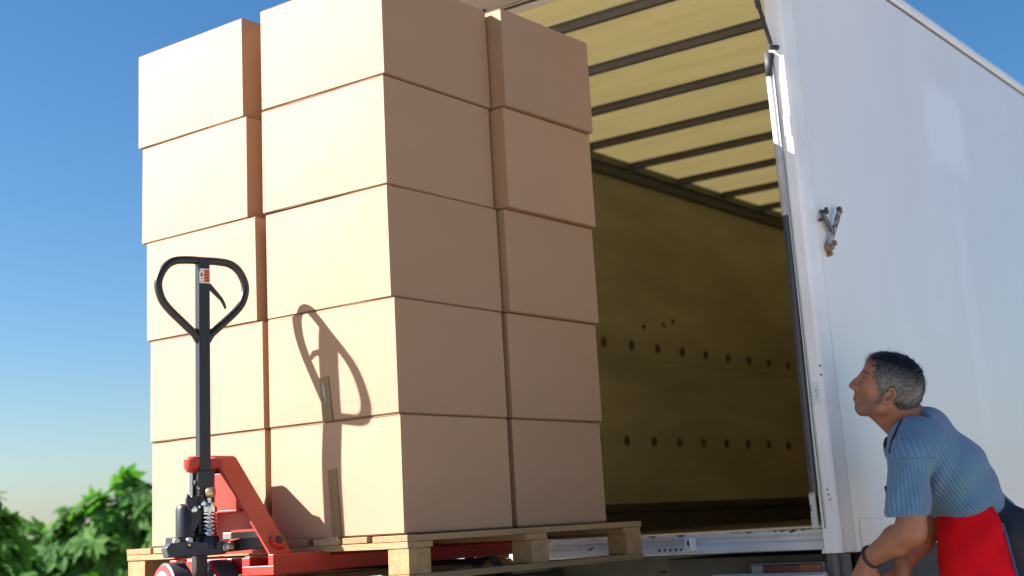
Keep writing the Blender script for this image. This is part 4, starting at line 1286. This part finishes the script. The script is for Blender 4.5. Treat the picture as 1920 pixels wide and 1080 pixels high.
def f_brow(V):
    x, y, z = loc(V)
    zc = 0.0275 - 0.18 * np.maximum(np.abs(y) - 0.03, 0)
    return (np.clip(1.2 - np.abs(z - zc) / 0.0055, 0, 1) * (np.abs(y) > 0.009) * (np.abs(y) < 0.056) * (x > 0.045)) * 0.85
bo, BV = field_obj('body', B, skin, man, 2, {'stubble': f_st, 'lip': f_lip, 'brow': f_brow})
# eyes
eye_m = mat('eye_white', (0.36, 0.31, 0.28), 0.35)
iris_m = mat('dark_iris', (0.03, 0.02, 0.012), 0.1)
for s in (1, -1):
    mb = MB()
    c = hp(0.0710, s * 0.0315, 0.0050); g = (HF + HU * 0.35); g = g / np.linalg.norm(g)
    mb.lathe(c - g * 0.0108, c + g * 0.0108, [(i / 10, 0.0108 * math.sqrt(max(0.0001, 1 - (2 * i / 10 - 1) ** 2))) for i in range(11)], 16)
    eo = build('eye', mb, eye_m, man)
    mb = MB().lathe(c + g * 0.0085, c + g * 0.0116, [(0, 0.0072), (0.6, 0.0058), (1, 0.002)], 16)
    build('iris', mb, iris_m, eo)
    # upper lid
    mb = MB(); pts = []
    for k in range(9):
        a = R(-60 + 15 * k)
        pts.append(c + HF * 0.0112 * math.cos(a) + HL * 0.0125 * math.sin(a) + HU * (0.0052 - 0.003 * abs(math.sin(a))))
    mb.tube(pts, 0.0026, 6)
    build('eyelid', mb, skin, eo)

# hair: a cap grown over the skull plus short strands
hair = Field(HC - 0.16, HC + 0.17, 0.0035)
hair.ell(hp(-0.012, 0, 0.034), HAX, (0.106 * HS, 0.0835 * HS, 0.0965 * HS), 0.01)
hair.ell(hp(-0.050, 0, -0.010), HAX, (0.062 * HS, 0.070 * HS, 0.066 * HS), 0.03)
hair.ell(hp(0.040, 0, 0.078), HAX, (0.045 * HS, 0.052 * HS, 0.036 * HS), 0.02)
X, Y, Z = hair.coords()
hx = ((X - HC[0]) * HF[0] + (Y - HC[1]) * HF[1] + (Z - HC[2]) * HF[2]) / HS
hy = ((X - HC[0]) * HL[0] + (Y - HC[1]) * HL[1] + (Z - HC[2]) * HL[2]) / HS
hz = ((X - HC[0]) * HU[0] + (Y - HC[1]) * HU[1] + (Z - HC[2]) * HU[2]) / HS
zt = np.array([-0.20, -0.093, -0.090, -0.050, -0.046, -0.040, 0.00, 0.020, 0.045, 0.062, 0.078, 0.10, 0.14])
xt = np.array([-0.30, -0.30, -0.060, -0.034, 0.010, 0.020, 0.026, 0.040, 0.052, 0.066, 0.086, 0.11, 0.14])
lim = np.interp(hz, zt, xt)
wob = 0.0035 * np.sin(hy * 260) * np.cos(hz * 210) + 0.002 * np.sin(hz * 430 + hy * 300)
edge = (hx - lim + wob) * 0.75
ruf = 0.0014 * np.sin(hx * 330 + 2 * np.sin(hy * 90)) * np.sin(hz * 190 + hy * 160) + 0.0012 * np.sin(hx * 700 + hz * 250)
hair.F = np.maximum(hair.F + ruf.astype(np.float32), edge.astype(np.float32))
# keep a nook for the ear
for s in (1, -1):
    hair.ell(hp(-0.017, s * 0.086, -0.026), HAX, (0.020, 0.022, 0.034), 0.006, cut=True)
def mat_hair():
    m = mat('greying_hair', (0.02, 0.019, 0.019), 0.5, spec=0.5)
    N = NT(m)
    tc = N.n('ShaderNodeTexCoord')
    at_ = N.n('ShaderNodeAttribute', attribute_name='grey')
    nz = N.n('ShaderNodeTexNoise'); nz.inputs['Scale'].default_value = 120; nz.inputs['Detail'].default_value = 4
    N.l(tc.outputs['Object'], nz.inputs['Vector'])
    mu = N.n('ShaderNodeMath', operation='MULTIPLY'); N.l(at_.outputs['Fac'], mu.inputs[0]); N.l(nz.outputs['Fac'], mu.inputs[1])
    cr = N.n('ShaderNodeValToRGB')
    cr.color_ramp.elements[0].position = 0.1; cr.color_ramp.elements[1].position = 0.6
    cr.color_ramp.elements[0].color = (0.013, 0.012, 0.012, 1); cr.color_ramp.elements[1].color = (0.20, 0.195, 0.18, 1)
    N.l(mu.outputs[0], cr.inputs[0]); N.l(cr.outputs[0], N.b.inputs['Base Color'])
    return m
hair_m = mat_hair()
def f_grey(V):
    x, y, z = loc(V)
    return np.clip(0.30 + 0.75 * np.exp(-((z - 0.005) / 0.045) ** 2) * (np.abs(y) > 0.03) - 0.25 * (z > 0.08), 0, 1)
ho, HV = field_obj('hair', hair, hair_m, man, 1, {'grey': f_grey})
# strands
def strands():
    rng = np.random.default_rng(3)
    D = (HV - HC) / HS
    x, y, z = D @ HF, D @ HL, D @ HU
    # keep only outer points
    r2 = ((x + 0.012) / 0.100) ** 2 + (y / 0.078) ** 2 + ((z - 0.034) / 0.091) ** 2
    ok = np.where((r2 > 0.98) | ((x < -0.04) & (z < 0) & (r2 > 0.8)))[0]
    pick = rng.choice(ok, 7000)
    P = HV[pick]
    c = hp(-0.012, 0, 0.020)
    nrm = P - c; nrm /= np.linalg.norm(nrm, axis=1)[:, None]
    crown = hp(-0.075, 0, 0.085)
    fl = P - crown; fl -= nrm * (fl * nrm).sum(1)[:, None]; fl /= np.linalg.norm(fl, axis=1)[:, None] + 1e-6
    fl = fl + rng.normal(0, 0.28, fl.shape)
    L_ = rng.uniform(0.010, 0.020, len(P))
    zz = ((P - HC) @ HU)
    L_ *= np.where(zz > 0.06, 1.25, 1.0)
    lift = np.where(zz > 0.055, 0.28, 0.14) * rng.uniform(0.4, 1.3, len(P))
    side = np.cross(fl, nrm); side /= np.linalg.norm(side, axis=1)[:, None]
    w = 0.00065
    V = []; Fc = []; G = []
    for i in range(len(P)):
        p = P[i] - nrm[i] * 0.002
        a = p + fl[i] * L_[i] * 0.5 + nrm[i] * L_[i] * lift[i] * 0.8
        b = p + fl[i] * L_[i] + nrm[i] * L_[i] * lift[i] * 0.9
        k = len(V)
        V += [p - side[i] * w, p + side[i] * w, a + side[i] * w, a - side[i] * w, b]
        Fc += [(k, k + 1, k + 2, k + 3), (k + 3, k + 2, k + 4)]
    V = np.array(V)
    mb = MB(); mb.v = [tuple(v) for v in V]; mb.f = [list(f) for f in Fc]; mb.m = [0] * len(Fc); mb.smooth = [True] * len(Fc)
    o = build('hair_strands', mb, hair_m, ho, calc=False, kind='stuff')
    g = f_grey(V); jit = np.repeat(rng.uniform(0.3, 1.9, len(P)), 5)
    at_ = o.data.attributes.new('grey', 'FLOAT', 'POINT'); at_.data.foreach_set('value', np.clip(g * jit, 0, 1.6).astype(np.float32))
strands()

# shirt ---------------------------------------------------------------
def mat_shirt():
    m = mat('blue_ribbed_knit', (0.105, 0.225, 0.36), 0.85, var=(0.085, 0.19, 0.31), vscale=9, vamount=0.5, sheen=0.25)
    N = NT(m)
    at_ = N.n('ShaderNodeAttribute', attribute_name='rib')
    mu = N.n('ShaderNodeMath', operation='MULTIPLY'); mu.inputs[1].default_value = 2 * math.pi / 0.0125
    N.l(at_.outputs['Fac'], mu.inputs[0])
    sn = N.n('ShaderNodeMath', operation='SINE'); N.l(mu.outputs[0], sn.inputs[0])
    mr = N.n('ShaderNodeMapRange'); mr.inputs['From Min'].default_value = -1; mr.inputs['From Max'].default_value = 1
    mr.inputs['To Min'].default_value = 0.80; mr.inputs['To Max'].default_value = 1.10
    N.l(sn.outputs[0], mr.inputs['Value'])
    old = N.b.inputs['Base Color'].links[0].from_socket
    mx = N.n('ShaderNodeMixRGB', blend_type='MULTIPLY'); mx.inputs[0].default_value = 1
    N.l(old, mx.inputs[1]); N.l(mr.outputs[0], mx.inputs[2]); N.l(mx.outputs[0], N.b.inputs['Base Color'])
    bp = N.n('ShaderNodeBump'); bp.inputs['Strength'].default_value = 0.6; bp.inputs['Distance'].default_value = 0.002
    N.l(sn.outputs[0], bp.inputs['Height']); N.l(bp.outputs[0], N.b.inputs['Normal'])
    return m
shirt_m = mat_shirt()
C0 = V3(-1.628, 4.528, 0.178); C1 = V3(-1.568, 4.573, 0.086); C2 = V3(-1.534, 4.598, 0.006); C3 = V3(-1.476, 4.641, -0.098)
tax = C3 - C0; tax /= np.linalg.norm(tax)
sh = Field((-1.95, 4.10, -0.16), (-1.20, 5.02, 0.34), 0.0042)
sh.cap(V3(-1.606, 4.545, 0.222), C0, 0.070, 0.098, 0.03, flat=E2, ff=1.25)
sh.cap(C0, C1, 0.110, 0.120, 0.03, flat=E2, ff=1.42)
sh.cap(C1, C2, 0.117, 0.104, 0.03, flat=E2, ff=1.36)
sh.cap(C2, C3, 0.104, 0.096, 0.03, flat=E2, ff=1.36)
slL = V3(-1.624, 4.315, -0.040); slR = V3(-1.705, 4.665, -0.045)
sh.cap(V3(-1.598, 4.42, 0.175), V3(-1.605, 4.355, 0.135), 0.085, 0.068, 0.05)
sh.cap(V3(-1.603, 4.350, 0.140), slL, 0.0665, 0.0645, 0.02)
sh.cap(V3(-1.660, 4.60, 0.170), V3(-1.715, 4.665, 0.135), 0.085, 0.066, 0.05)
sh.cap(V3(-1.715, 4.668, 0.140), slR, 0.065, 0.062, 0.02)
sh.cap(neckb + V3(0.010, 0.008, 0.010), V3(-1.664, 4.500, 0.172), 0.062, 0.058, 0.02, flat=E2, ff=1.1)
X, Y, Z = sh.coords()
# folds: a few soft creases from the armpit and at the small of the back
q1 = (X - C0[0]) * tax[0] + (Y - C0[1]) * tax[1] + (Z - C0[2]) * tax[2]
dep = (X - C0[0]) * E2[0] + (Y - C0[1]) * E2[1]
per = (X - C0[0]) * E1[0] + (Y - C0[1]) * E1[1]
fold = 0.0042 * np.sin(q1 * 52 + 9 * per + 2.2 * np.sin(dep * 14)) * np.clip((q1 - 0.10) / 0.1, 0, 1) + 0.0022 * np.sin(q1 * 21 - dep * 20)
cr1 = (q1 - 0.06) * 0.55 + (per + 0.02) * 0.85          # creases running from the armpit down the side
fold += 0.0075 * np.sin(cr1 * 62 + 3 * np.sin(q1 * 13)) * np.exp(-((q1 - 0.13) / 0.09) ** 2) * np.clip((-dep - 0.04) / 0.08, 0, 1) * np.clip((0.07 - per) / 0.06, 0, 1)
fold -= 0.006 * np.exp(-((Z + 0.030) / 0.030) ** 2) * (np.hypot(X + 1.622, Y - 4.322) > 0.105) * (np.hypot(X + 1.708, Y - 4.666) > 0.09)
arm_z = np.clip((0.12 - Z) / 0.08, 0, 1) * (np.hypot(X + 1.614, Y - 4.333) < 0.085)
fold += 0.0022 * np.sin(X * 70 + Z * 25) * arm_z
sh.F += fold.astype(np.float32)
# hems
nb = np.array([tax[0] * 0.85, tax[1] * 0.85, tax[2] * 0.85]) + E3 * 0.0
dC = (X - C2[0]) * E1[0] + (Y - C2[1]) * E1[1]
torso_cut = -(Z + 0.022 + 0.036 * np.cos(np.clip(dC * 9 + 0.1, -1.5, 1.5)) - 0.05 * np.maximum(dC - 0.05, 0) + 0.006 * np.sin(dC * 60 + dep * 20))
near_arm = np.hypot(X + 1.622, Y - 4.322) < 0.105
far_arm = np.hypot(X + 1.708, Y - 4.666) < 0.095
slv_cut = -(Z + 0.043)
mask = (near_arm | far_arm) & (Z < 0.02)
cutf = np.where(mask, slv_cut, torso_cut)
sh.F = np.maximum(sh.F, cutf.astype(np.float32))
# neck opening
kn = hp(-0.01, 0, -0.14) - neckb; kn /= np.linalg.norm(kn)
pn_ = neckb + kn * 0.030
ncut = (X - pn_[0]) * kn[0] + (Y - pn_[1]) * kn[1] + (Z - pn_[2]) * kn[2]
near_neck = np.sqrt((X - neckb[0]) ** 2 + (Y - neckb[1]) ** 2 + (Z - neckb[2]) ** 2) < 0.14
sh.F = np.where(near_neck, np.maximum(sh.F, ncut.astype(np.float32)), sh.F)
def f_rib(V):
    D = V - C0
    dp = D @ E2; q = D @ tax
    pr = D - np.outer(q, tax) - np.outer(dp, E2)
    up_v = np.cross(tax, E2); up_v = up_v if up_v[2] > 0 else -up_v
    torso = np.arctan2(dp / 1.36, pr @ up_v) * 0.125 + 0.02 * np.sin(q * 9)
    ax = V3(-1.610, 4.335, 0)
    aL = np.arctan2(V[:, 0] + 1.612, -(V[:, 1] - 4.333)) * 0.066
    per_ = D @ E1
    isarm = ((np.hypot(V[:, 0] + 1.618, V[:, 1] - 4.325) < 0.096) & (V[:, 2] < 0.13)) | ((np.hypot(V[:, 0] + 1.708, V[:, 1] - 4.666) < 0.08) & (V[:, 2] < 0.12))
    return np.where(isarm, aL, torso)
so, SVv = field_obj('shirt', sh, shirt_m, man, 2, {'rib': f_rib})
# sleeve hem band and collar rib
hb_m = mat('blue_hem_knit', (0.10, 0.22, 0.36), 0.85, bump=0.4, bscale=300)
def ringpts(c, ax, r, n=28, ff=1.0, fl=E2):
    ax = ax / np.linalg.norm(ax); u = np.cross(ax, [0.3, 0.2, 1.0] if abs(ax[2]) < .9 else [1, 0, 0]); u /= np.linalg.norm(u); w = np.cross(ax, u)
    out = []
    for k in range(n):
        v = u * math.cos(2 * math.pi * k / n) * r + w * math.sin(2 * math.pi * k / n) * r
        v = v + fl * (v @ fl) * (ff - 1)
        out.append(tuple(c + v))
    return out
build('collar', MB().tube(ringpts(neckb + kn * 0.026, kn, 0.0615, ff=1.05), 0.0052, 8, closed=True), hb_m, man)
navy = mat('navy_cloth', (0.012, 0.016, 0.028), 0.8, var=(0.02, 0.024, 0.036), vscale=14, vamount=0.5, bump=0.3, bscale=90)
# apron strap round the neck
up_v = np.cross(tax, E2); up_v = up_v if up_v[2] > 0 else -up_v
STRAP = [(-1.506, 4.109, 0.273),(-1.522, 4.097, 0.236),(-1.539, 4.085, 0.203),(-1.553, 4.074, 0.173),(-1.56, 4.07, 0.145)]
def shirt_hit(p, d, maxd=0.4):
    """march through the shirt field from outside to find its surface"""
    d = d / np.linalg.norm(d)
    t = 0
    while t < maxd:
        q = p + d * t
        i = np.round((q - sh.lo) / sh.h).astype(int)
        if (i >= 0).all() and (i < sh.n).all() and sh.F[tuple(i)] < 0.0015: return q
        t += 0.003
    return None
st_pts = []
for p in STRAP:
    p = V3(*p); d_ = p / np.linalg.norm(p)
    h_ = shirt_hit(p, d_, 0.7)
    if h_ is not None: st_pts.append(tuple(h_ - d_ * 0.003))
if len(st_pts) > 3:
    build('apron_strap', MB().tube(st_pts, 0.0045, 6), navy, man)
build('clip', MB().bar((-1.668, 4.291, 0.052), (-1.664, 4.290, 0.022), 0.010, 0.013), black_paint, man, bevel=0.002)
# bracelet on the near wrist
bc = wrL + (elL - wrL) * 0.06; ba = wrL - elL
build('bracelet', MB().tube(ringpts(bc, ba, 0.0335, ff=0.92), 0.0058, 8, closed=True), rubber, man)
# small metal thing in the far hand
build('metal_pin', MB().tube([tuple(thR + V3(-0.004, -0.006, 0.02)), tuple(thR + V3(0.006, -0.012, -0.03))], 0.0045, 8), chrome, man)

# trousers and shoes
hipL = C3 + V3(0.012, 0.012, -0.045) - E2 * 0.085; hipR = C3 + V3(0.012, 0.012, -0.045) + E2 * 0.085
knL = V3(*(C3 - E1 * 0.02 - E2 * 0.11)); knL[2] = -0.555
anL = V3(*(C3 + E1 * 0.12 - E2 * 0.11)); anL[2] = -0.995
knR = V3(*(C3 - E1 * 0.10 + E2 * 0.11)); knR[2] = -0.555
anR = V3(*(C3 - E1 * 0.02 + E2 * 0.12)); anR[2] = -0.995
tr = Field((-1.85, 4.25, -1.09), (-1.0, 5.15, 0.06), 0.006)
tr.cap(C2 + tax * 0.03, C3 + E3 * -0.02, 0.100, 0.106, 0.04, flat=E2, ff=1.32)
tr.cap(hipL + E1 * 0.045, hipR + E1 * 0.045, 0.098, 0.098, 0.04)
for a, b_, c_ in ((hipL, knL, anL), (hipR, knR, anR)):
    tr.cap(a + E1 * 0.01, b_ + E1 * 0.01, 0.092, 0.068, 0.03); tr.cap(b_, c_, 0.068, 0.056, 0.02)
X, Y, Z = tr.coords()
tr.F += (0.004 * np.sin(Z * 42 + 9 * X) * np.sin(Y * 25 + 4 * Z)).astype(np.float32)
tr.F = np.maximum(tr.F, (-(Z + 1.035)).astype(np.float32))
field_obj('trousers', tr, navy, man, 2)
for a in (anL, anR):
    f_ = Field(a - V3(0.28, 0.28, 0.12), a + V3(0.28, 0.28, 0.05), 0.005)
    f_.cap(a + V3(0, 0, -0.03) + E1 * 0.02, a + V3(0, 0, -0.045) - E1 * 0.13, 0.046, 0.038, 0.02)
    X, Y, Z = f_.coords(); f_.F = np.maximum(f_.F, (-(Z + H - 0.002)).astype(np.float32))
    field_obj('shoe', f_, rubber, man, 1)
# red apron round the front, open at the side seam
red_m = mat('red_apron_cloth', (0.66, 0.004, 0.012), 0.8, var=(0.62, 0.003, 0.010), vscale=7, vamount=0.2, bump=0.25, bscale=260, spec=0.15)
ap = Field((-1.95, 4.20, -0.80), (-1.10, 5.10, 0.08), 0.005)
ap.cap(C2 + tax * 0.01 - E1 * 0.005, C3 - E3 * 0.02, 0.106, 0.118, 0.04, flat=E2, ff=1.36)
for a, b_ in ((hipL, knL), (hipR, knR)):
    ap.cap(a, b_ - E1 * 0.03, 0.108, 0.095, 0.06)
ap.cap((hipL + hipR) / 2 - E1 * 0.06, (knL + knR) / 2 - E1 * 0.07, 0.11, 0.10, 0.06, flat=E2, ff=1.4)
X, Y, Z = ap.coords()
perA = (X - C3[0]) * E1[0] + (Y - C3[1]) * E1[1]; depA = (X - C3[0]) * E2[0] + (Y - C3[1]) * E2[1]
ap_top = Z + 0.028
fa = 0.005 * np.sin(perA * 30 + Z * 16 + 1.5 * np.sin(Z * 11)) * np.clip((-Z - 0.04) / 0.15, 0.15, 1) + 0.0012 * np.sin(Z * 34 - perA * 40 + depA * 12)
fa += 0.0065 * np.sin((0.75 * Z + 1.3 * perA) * 44 + 1.4 * np.sin(depA * 16 + Z * 9)) * np.clip((-Z - 0.05) / 0.1, 0, 1)
fa += 0.004 * np.sin((Z * 0.8 - perA) * 55) * np.exp(-((Z + 0.10) / 0.07) ** 2)
ap.F += fa.astype(np.float32)
seam = perA - (-0.030 - 0.16 * (Z + 0.06)) - 0.5 * np.maximum(depA, 0)
ap.F = np.maximum(ap.F, ap_top.astype(np.float32))
ap.F = np.maximum(np.maximum(ap.F, seam.astype(np.float32)), (-(Z + 0.74)).astype(np.float32))
ao, AV = field_obj('apron', ap, red_m, man, 2)
# navy trim along the side seam of the apron
tp = []
for z in np.linspace(-0.055, -0.73, 34):
    pe = -0.030 - 0.16 * (z + 0.06)
    best = None
    m_ = np.abs(AV[:, 2] - z) < 0.006
    W_ = AV[m_]; 
    if not len(W_): continue
    pa = (W_ - C3) @ E1; da = (W_ - C3) @ E2
    sel = (pa > pe - 0.012)
    if sel.any():
        W2 = W_[sel]; i = np.argmin(da[sel]); tp.append(tuple(W2[i] - E2 * 0.0035 + E1 * 0.003))
tp = [tuple(np.mean(np.array(tp[max(0, i - 2):i + 3]), 0)) for i in range(len(tp))]
if len(tp) > 4: build('apron_trim', MB().tube(tp, 0.0042, 6), mat('blue_trim', (0.03, 0.07, 0.16), 0.7), ao)

# ------------------------------------------------------------------ leafy bushes on the left
def leaf_mesh(seed):
    rng = random.Random(seed)
    L_ = 7
    vs = [(0, 0, 0)]; fs = []
    n = 0
    for k in range(L_):
        a = math.radians(-126 + 252 * k / (L_ - 1)) + rng.uniform(-.06, .06)
        ln = (0.62 + 0.38 * math.cos(a * 0.55)) * rng.uniform(.92, 1.08)
        w = 0.23 * ln
        d = (math.sin(a), math.cos(a)); s = (d[1], -d[0])
        droop = 0.16 * ln ** 2
        p = lambda t, e, z: (d[0] * ln * t + s[0] * e, d[1] * ln * t + s[1] * e, z)
        b = len(vs)
        vs += [p(.30, w * .62, .02 - droop * .1), p(.30, 0, -.03 - droop * .1), p(.30, -w * .62, .02 - droop * .1),
               p(.62, w, .03 - droop * .4), p(.64, 0, -.02 - droop * .4), p(.62, -w, .03 - droop * .4), p(1, 0, -droop)]
        fs += [(0, b + 1, b), (0, b + 2, b + 1), (b, b + 1, b + 4, b + 3), (b + 1, b + 2, b + 5, b + 4), (b + 3, b + 4, b + 6), (b + 4, b + 5, b + 6)]
        if k:  # web between lobes
            fs.append((0, prev, b + 2) if False else (0, b + 2, prev))
        prev = b
    vs.append((0, -0.55, -0.10)); vs.append((0.012, -0.55, -0.10)); k = len(vs)
    fs.append((0, k - 2, k - 1))
    return vs, fs
def mat_leaf():
    m = bpy.data.materials.new('castor_leaf')
    N = NT(m); b = N.b
    b.inputs['Roughness'].default_value = 0.7; b.inputs['Specular IOR Level'].default_value = 0.08
    oi = N.n('ShaderNodeAttribute', attribute_name='tone')
    ob_ = N.n('ShaderNodeObjectInfo')
    ad = N.n('ShaderNodeMath', operation='ADD'); N.l(oi.outputs['Fac'], ad.inputs[0]); 
    mu = N.n('ShaderNodeMath', operation='MULTIPLY'); N.l(ob_.outputs['Random'], mu.inputs[0]); mu.inputs[1].default_value = 0.6
    N.l(mu.outputs[0], ad.inputs[1])
    cr = N.n('ShaderNodeValToRGB')
    cr.color_ramp.elements[0].color = (0.022, 0.066, 0.016, 1); cr.color_ramp.elements[1].color = (0.075, 0.165, 0.038, 1)
    e = cr.color_ramp.elements.new(0.5); e.color = (0.036, 0.102, 0.020, 1)
    N.l(ad.outputs[0], cr.inputs[0]); N.l(cr.outputs[0], b.inputs['Base Color'])
    tl_ = N.n('ShaderNodeBsdfTranslucent')
    g = N.n('ShaderNodeMixRGB', blend_type='MULTIPLY'); g.inputs[0].default_value = 1; g.inputs[2].default_value = (1.7, 2.4, 0.6, 1)
    N.l(cr.outputs[0], g.inputs[1]); N.l(g.outputs[0], tl_.inputs[0])
    ms = N.n('ShaderNodeMixShader'); ms.inputs[0].default_value = 0.30
    N.l(b.outputs[0], ms.inputs[1]); N.l(tl_.outputs[0], ms.inputs[2])
    N.l(ms.outputs[0], N.t.nodes['Material Output'].inputs[0])
    return m
leaf_m = mat_leaf()
stem_m = mat('green_brown_stem', (0.12, 0.11, 0.05), 0.8, var=(0.08, 0.06, 0.03), vscale=8, vamount=0.5)
leaf_meshes = []
for sdd in range(5):
    vs, fs = leaf_mesh(sdd)
    me = bpy.data.meshes.new('leaf'); me.from_pydata(vs, [], fs); me.update(); me.materials.append(leaf_m)
    me.polygons.foreach_set('use_smooth', [False] * len(me.polygons))
    a = me.attributes.new('tone', 'FLOAT', 'POINT'); a.data.foreach_set('value', [0.2] * len(vs))
    leaf_meshes.append((me, vs, fs))
def bush(label, mounds, nstem, nobj, nstuff, size, seed):
    rng = random.Random(seed)
    cx_ = sum(m[0] for m in mounds) / len(mounds); cy_ = sum(m[1] for m in mounds) / len(mounds)
    t = thing('bush', label, 'bush', (cx_, cy_, 0), 'leafy bushes beyond the boxes')
    wts = [m[3] ** 2 for m in mounds]
    mb = MB()
    for k in range(nstem):
        m = rng.choices(mounds, wts)[0]
        a = rng.uniform(0, 6.28); r = m[3] * rng.uniform(0.1, .8)
        bx, by = m[0] + r * .5 * math.cos(a), m[1] + r * .5 * math.sin(a)
        tx, ty, tz = m[0] + r * math.cos(a), m[1] + r * math.sin(a), m[2] + m[4] * rng.uniform(0.2, .8)
        mb2 = MB().tube([(bx, by, -H - .03), ((bx + tx) / 2 + rng.uniform(-.05, .05), (by + ty) / 2, (tz - H) / 2), (tx, ty, tz)], [0.022, 0.016, 0.007], 6)
        build('stem', mb2, stem_m, t)
    def place():
        m = rng.choices(mounds, wts)[0]
        # towards the shell of the mound, with clumps
        u = rng.uniform(0, 6.283); cz = rng.uniform(-0.75, 1.0)
        rad = rng.uniform(0.72, 1.04) if rng.random() < .75 else rng.uniform(.3, .75)
        sr = math.sqrt(max(0, 1 - cz * cz))
        d = Vector((sr * math.cos(u), sr * math.sin(u), cz))
        rad *= 1 + 0.22 * noise.noise(d * 2.3 + Vector((seed, 0, 0)))
        p = Vector((m[0] + d.x * m[3] * rad, m[1] + d.y * m[3] * rad, m[2] + d.z * m[4] * rad))
        nrm = (Vector((d.x, d.y, abs(d.z) * .6 + .45)) + Vector([rng.gauss(0, .38) for _ in range(3)])).normalized()
        fw = (Vector((d.x, d.y, -.5)) + Vector([rng.gauss(0, .5) for _ in range(3)]))
        fw = (fw - nrm * fw.dot(nrm)).normalized()
        M_ = Matrix((nrm.cross(fw) * -1, fw, nrm)).transposed()
        return p, M_, size * rng.uniform(.55, 1.2), d
    # big nearer leaves as parts
    cand = [place() for _ in range(nobj + nstuff)]
    cand = [c for c in cand if c[0].z > -H + .05]
    cand.sort(key=lambda c: c[0].length - c[2] * 2)
    for (p, M_, s_, d) in cand[:nobj]:
        me = rng.choice(leaf_meshes)[0]
        o = bpy.data.objects.new('leaf', me); COL.objects.link(o); o.parent = t
        m4 = M_.to_4x4() @ Matrix.Scale(s_, 4)
        m4.translation = p - Vector((cx_, cy_, -H))
        o.matrix_local = m4
    rest = MB(); tone = []
    for (p, M_, s_, d) in cand[nobj:]:
        _, vs, fs = rng.choice(leaf_meshes)
        rest.add([p + M_ @ (Vector(v) * s_) for v in vs], fs)
        tone += [rng.uniform(0, .9)] * len(vs)
    if rest.v:
        o = build('foliage', rest, leaf_m, t, calc=False, kind='stuff')
        a = o.data.attributes.new('tone', 'FLOAT', 'POINT'); a.data.foreach_set('value', tone)
    return t
def along(d, lat, z=0):     # a spot at lateral offset and distance in the camera's ground directions
    f2 = Vector((-0.594, 0.804)); r2 = Vector((0.804, 0.594))
    return (f2.x * d + r2.x * lat, f2.y * d + r2.y * lat)
def mound(d, lat, z, r, h): x, y = along(d, lat); return (x, y, z, r, h)
bush('tall broad-leaved green bush rising closest to the left edge of the boxes', [mound(12.0, -3.20, -.28, .40, .84), mound(12.0, -2.62, -.36, .50, .76), mound(12.1, -3.52, -.42, .40, .82), mound(12.0, -3.80, -.58, .38, .70), mound(11.6, -3.2, -.85, .8, .6)], 12, 290, 1300, 0.20, 4)
bush('lower sloping green bush between the tall bush and the dark one', [mound(12.2, -3.98, -.56, .42, .70), mound(12.0, -4.30, -.62, .42, .58), mound(11.8, -3.95, -.95, .6, .45)], 8, 200, 800, 0.185, 9)
bush('dark bush cut by the left edge of the picture', [mound(9.5, -3.40, -.45, .22, .80), mound(9.5, -3.50, .0, .15, .40), mound(9.6, -3.42, -.85, .30, .5)], 5, 120, 420, 0.15, 15)
bush('distant low dark hedge bush seen through the gap at far left', [mound(24, -8.6, -.35, .8, .85), mound(24, -7.6, -.5, .8, .8), mound(24.5, -9.8, -.4, .9, .9)], 5, 60, 500, 0.22, 21)
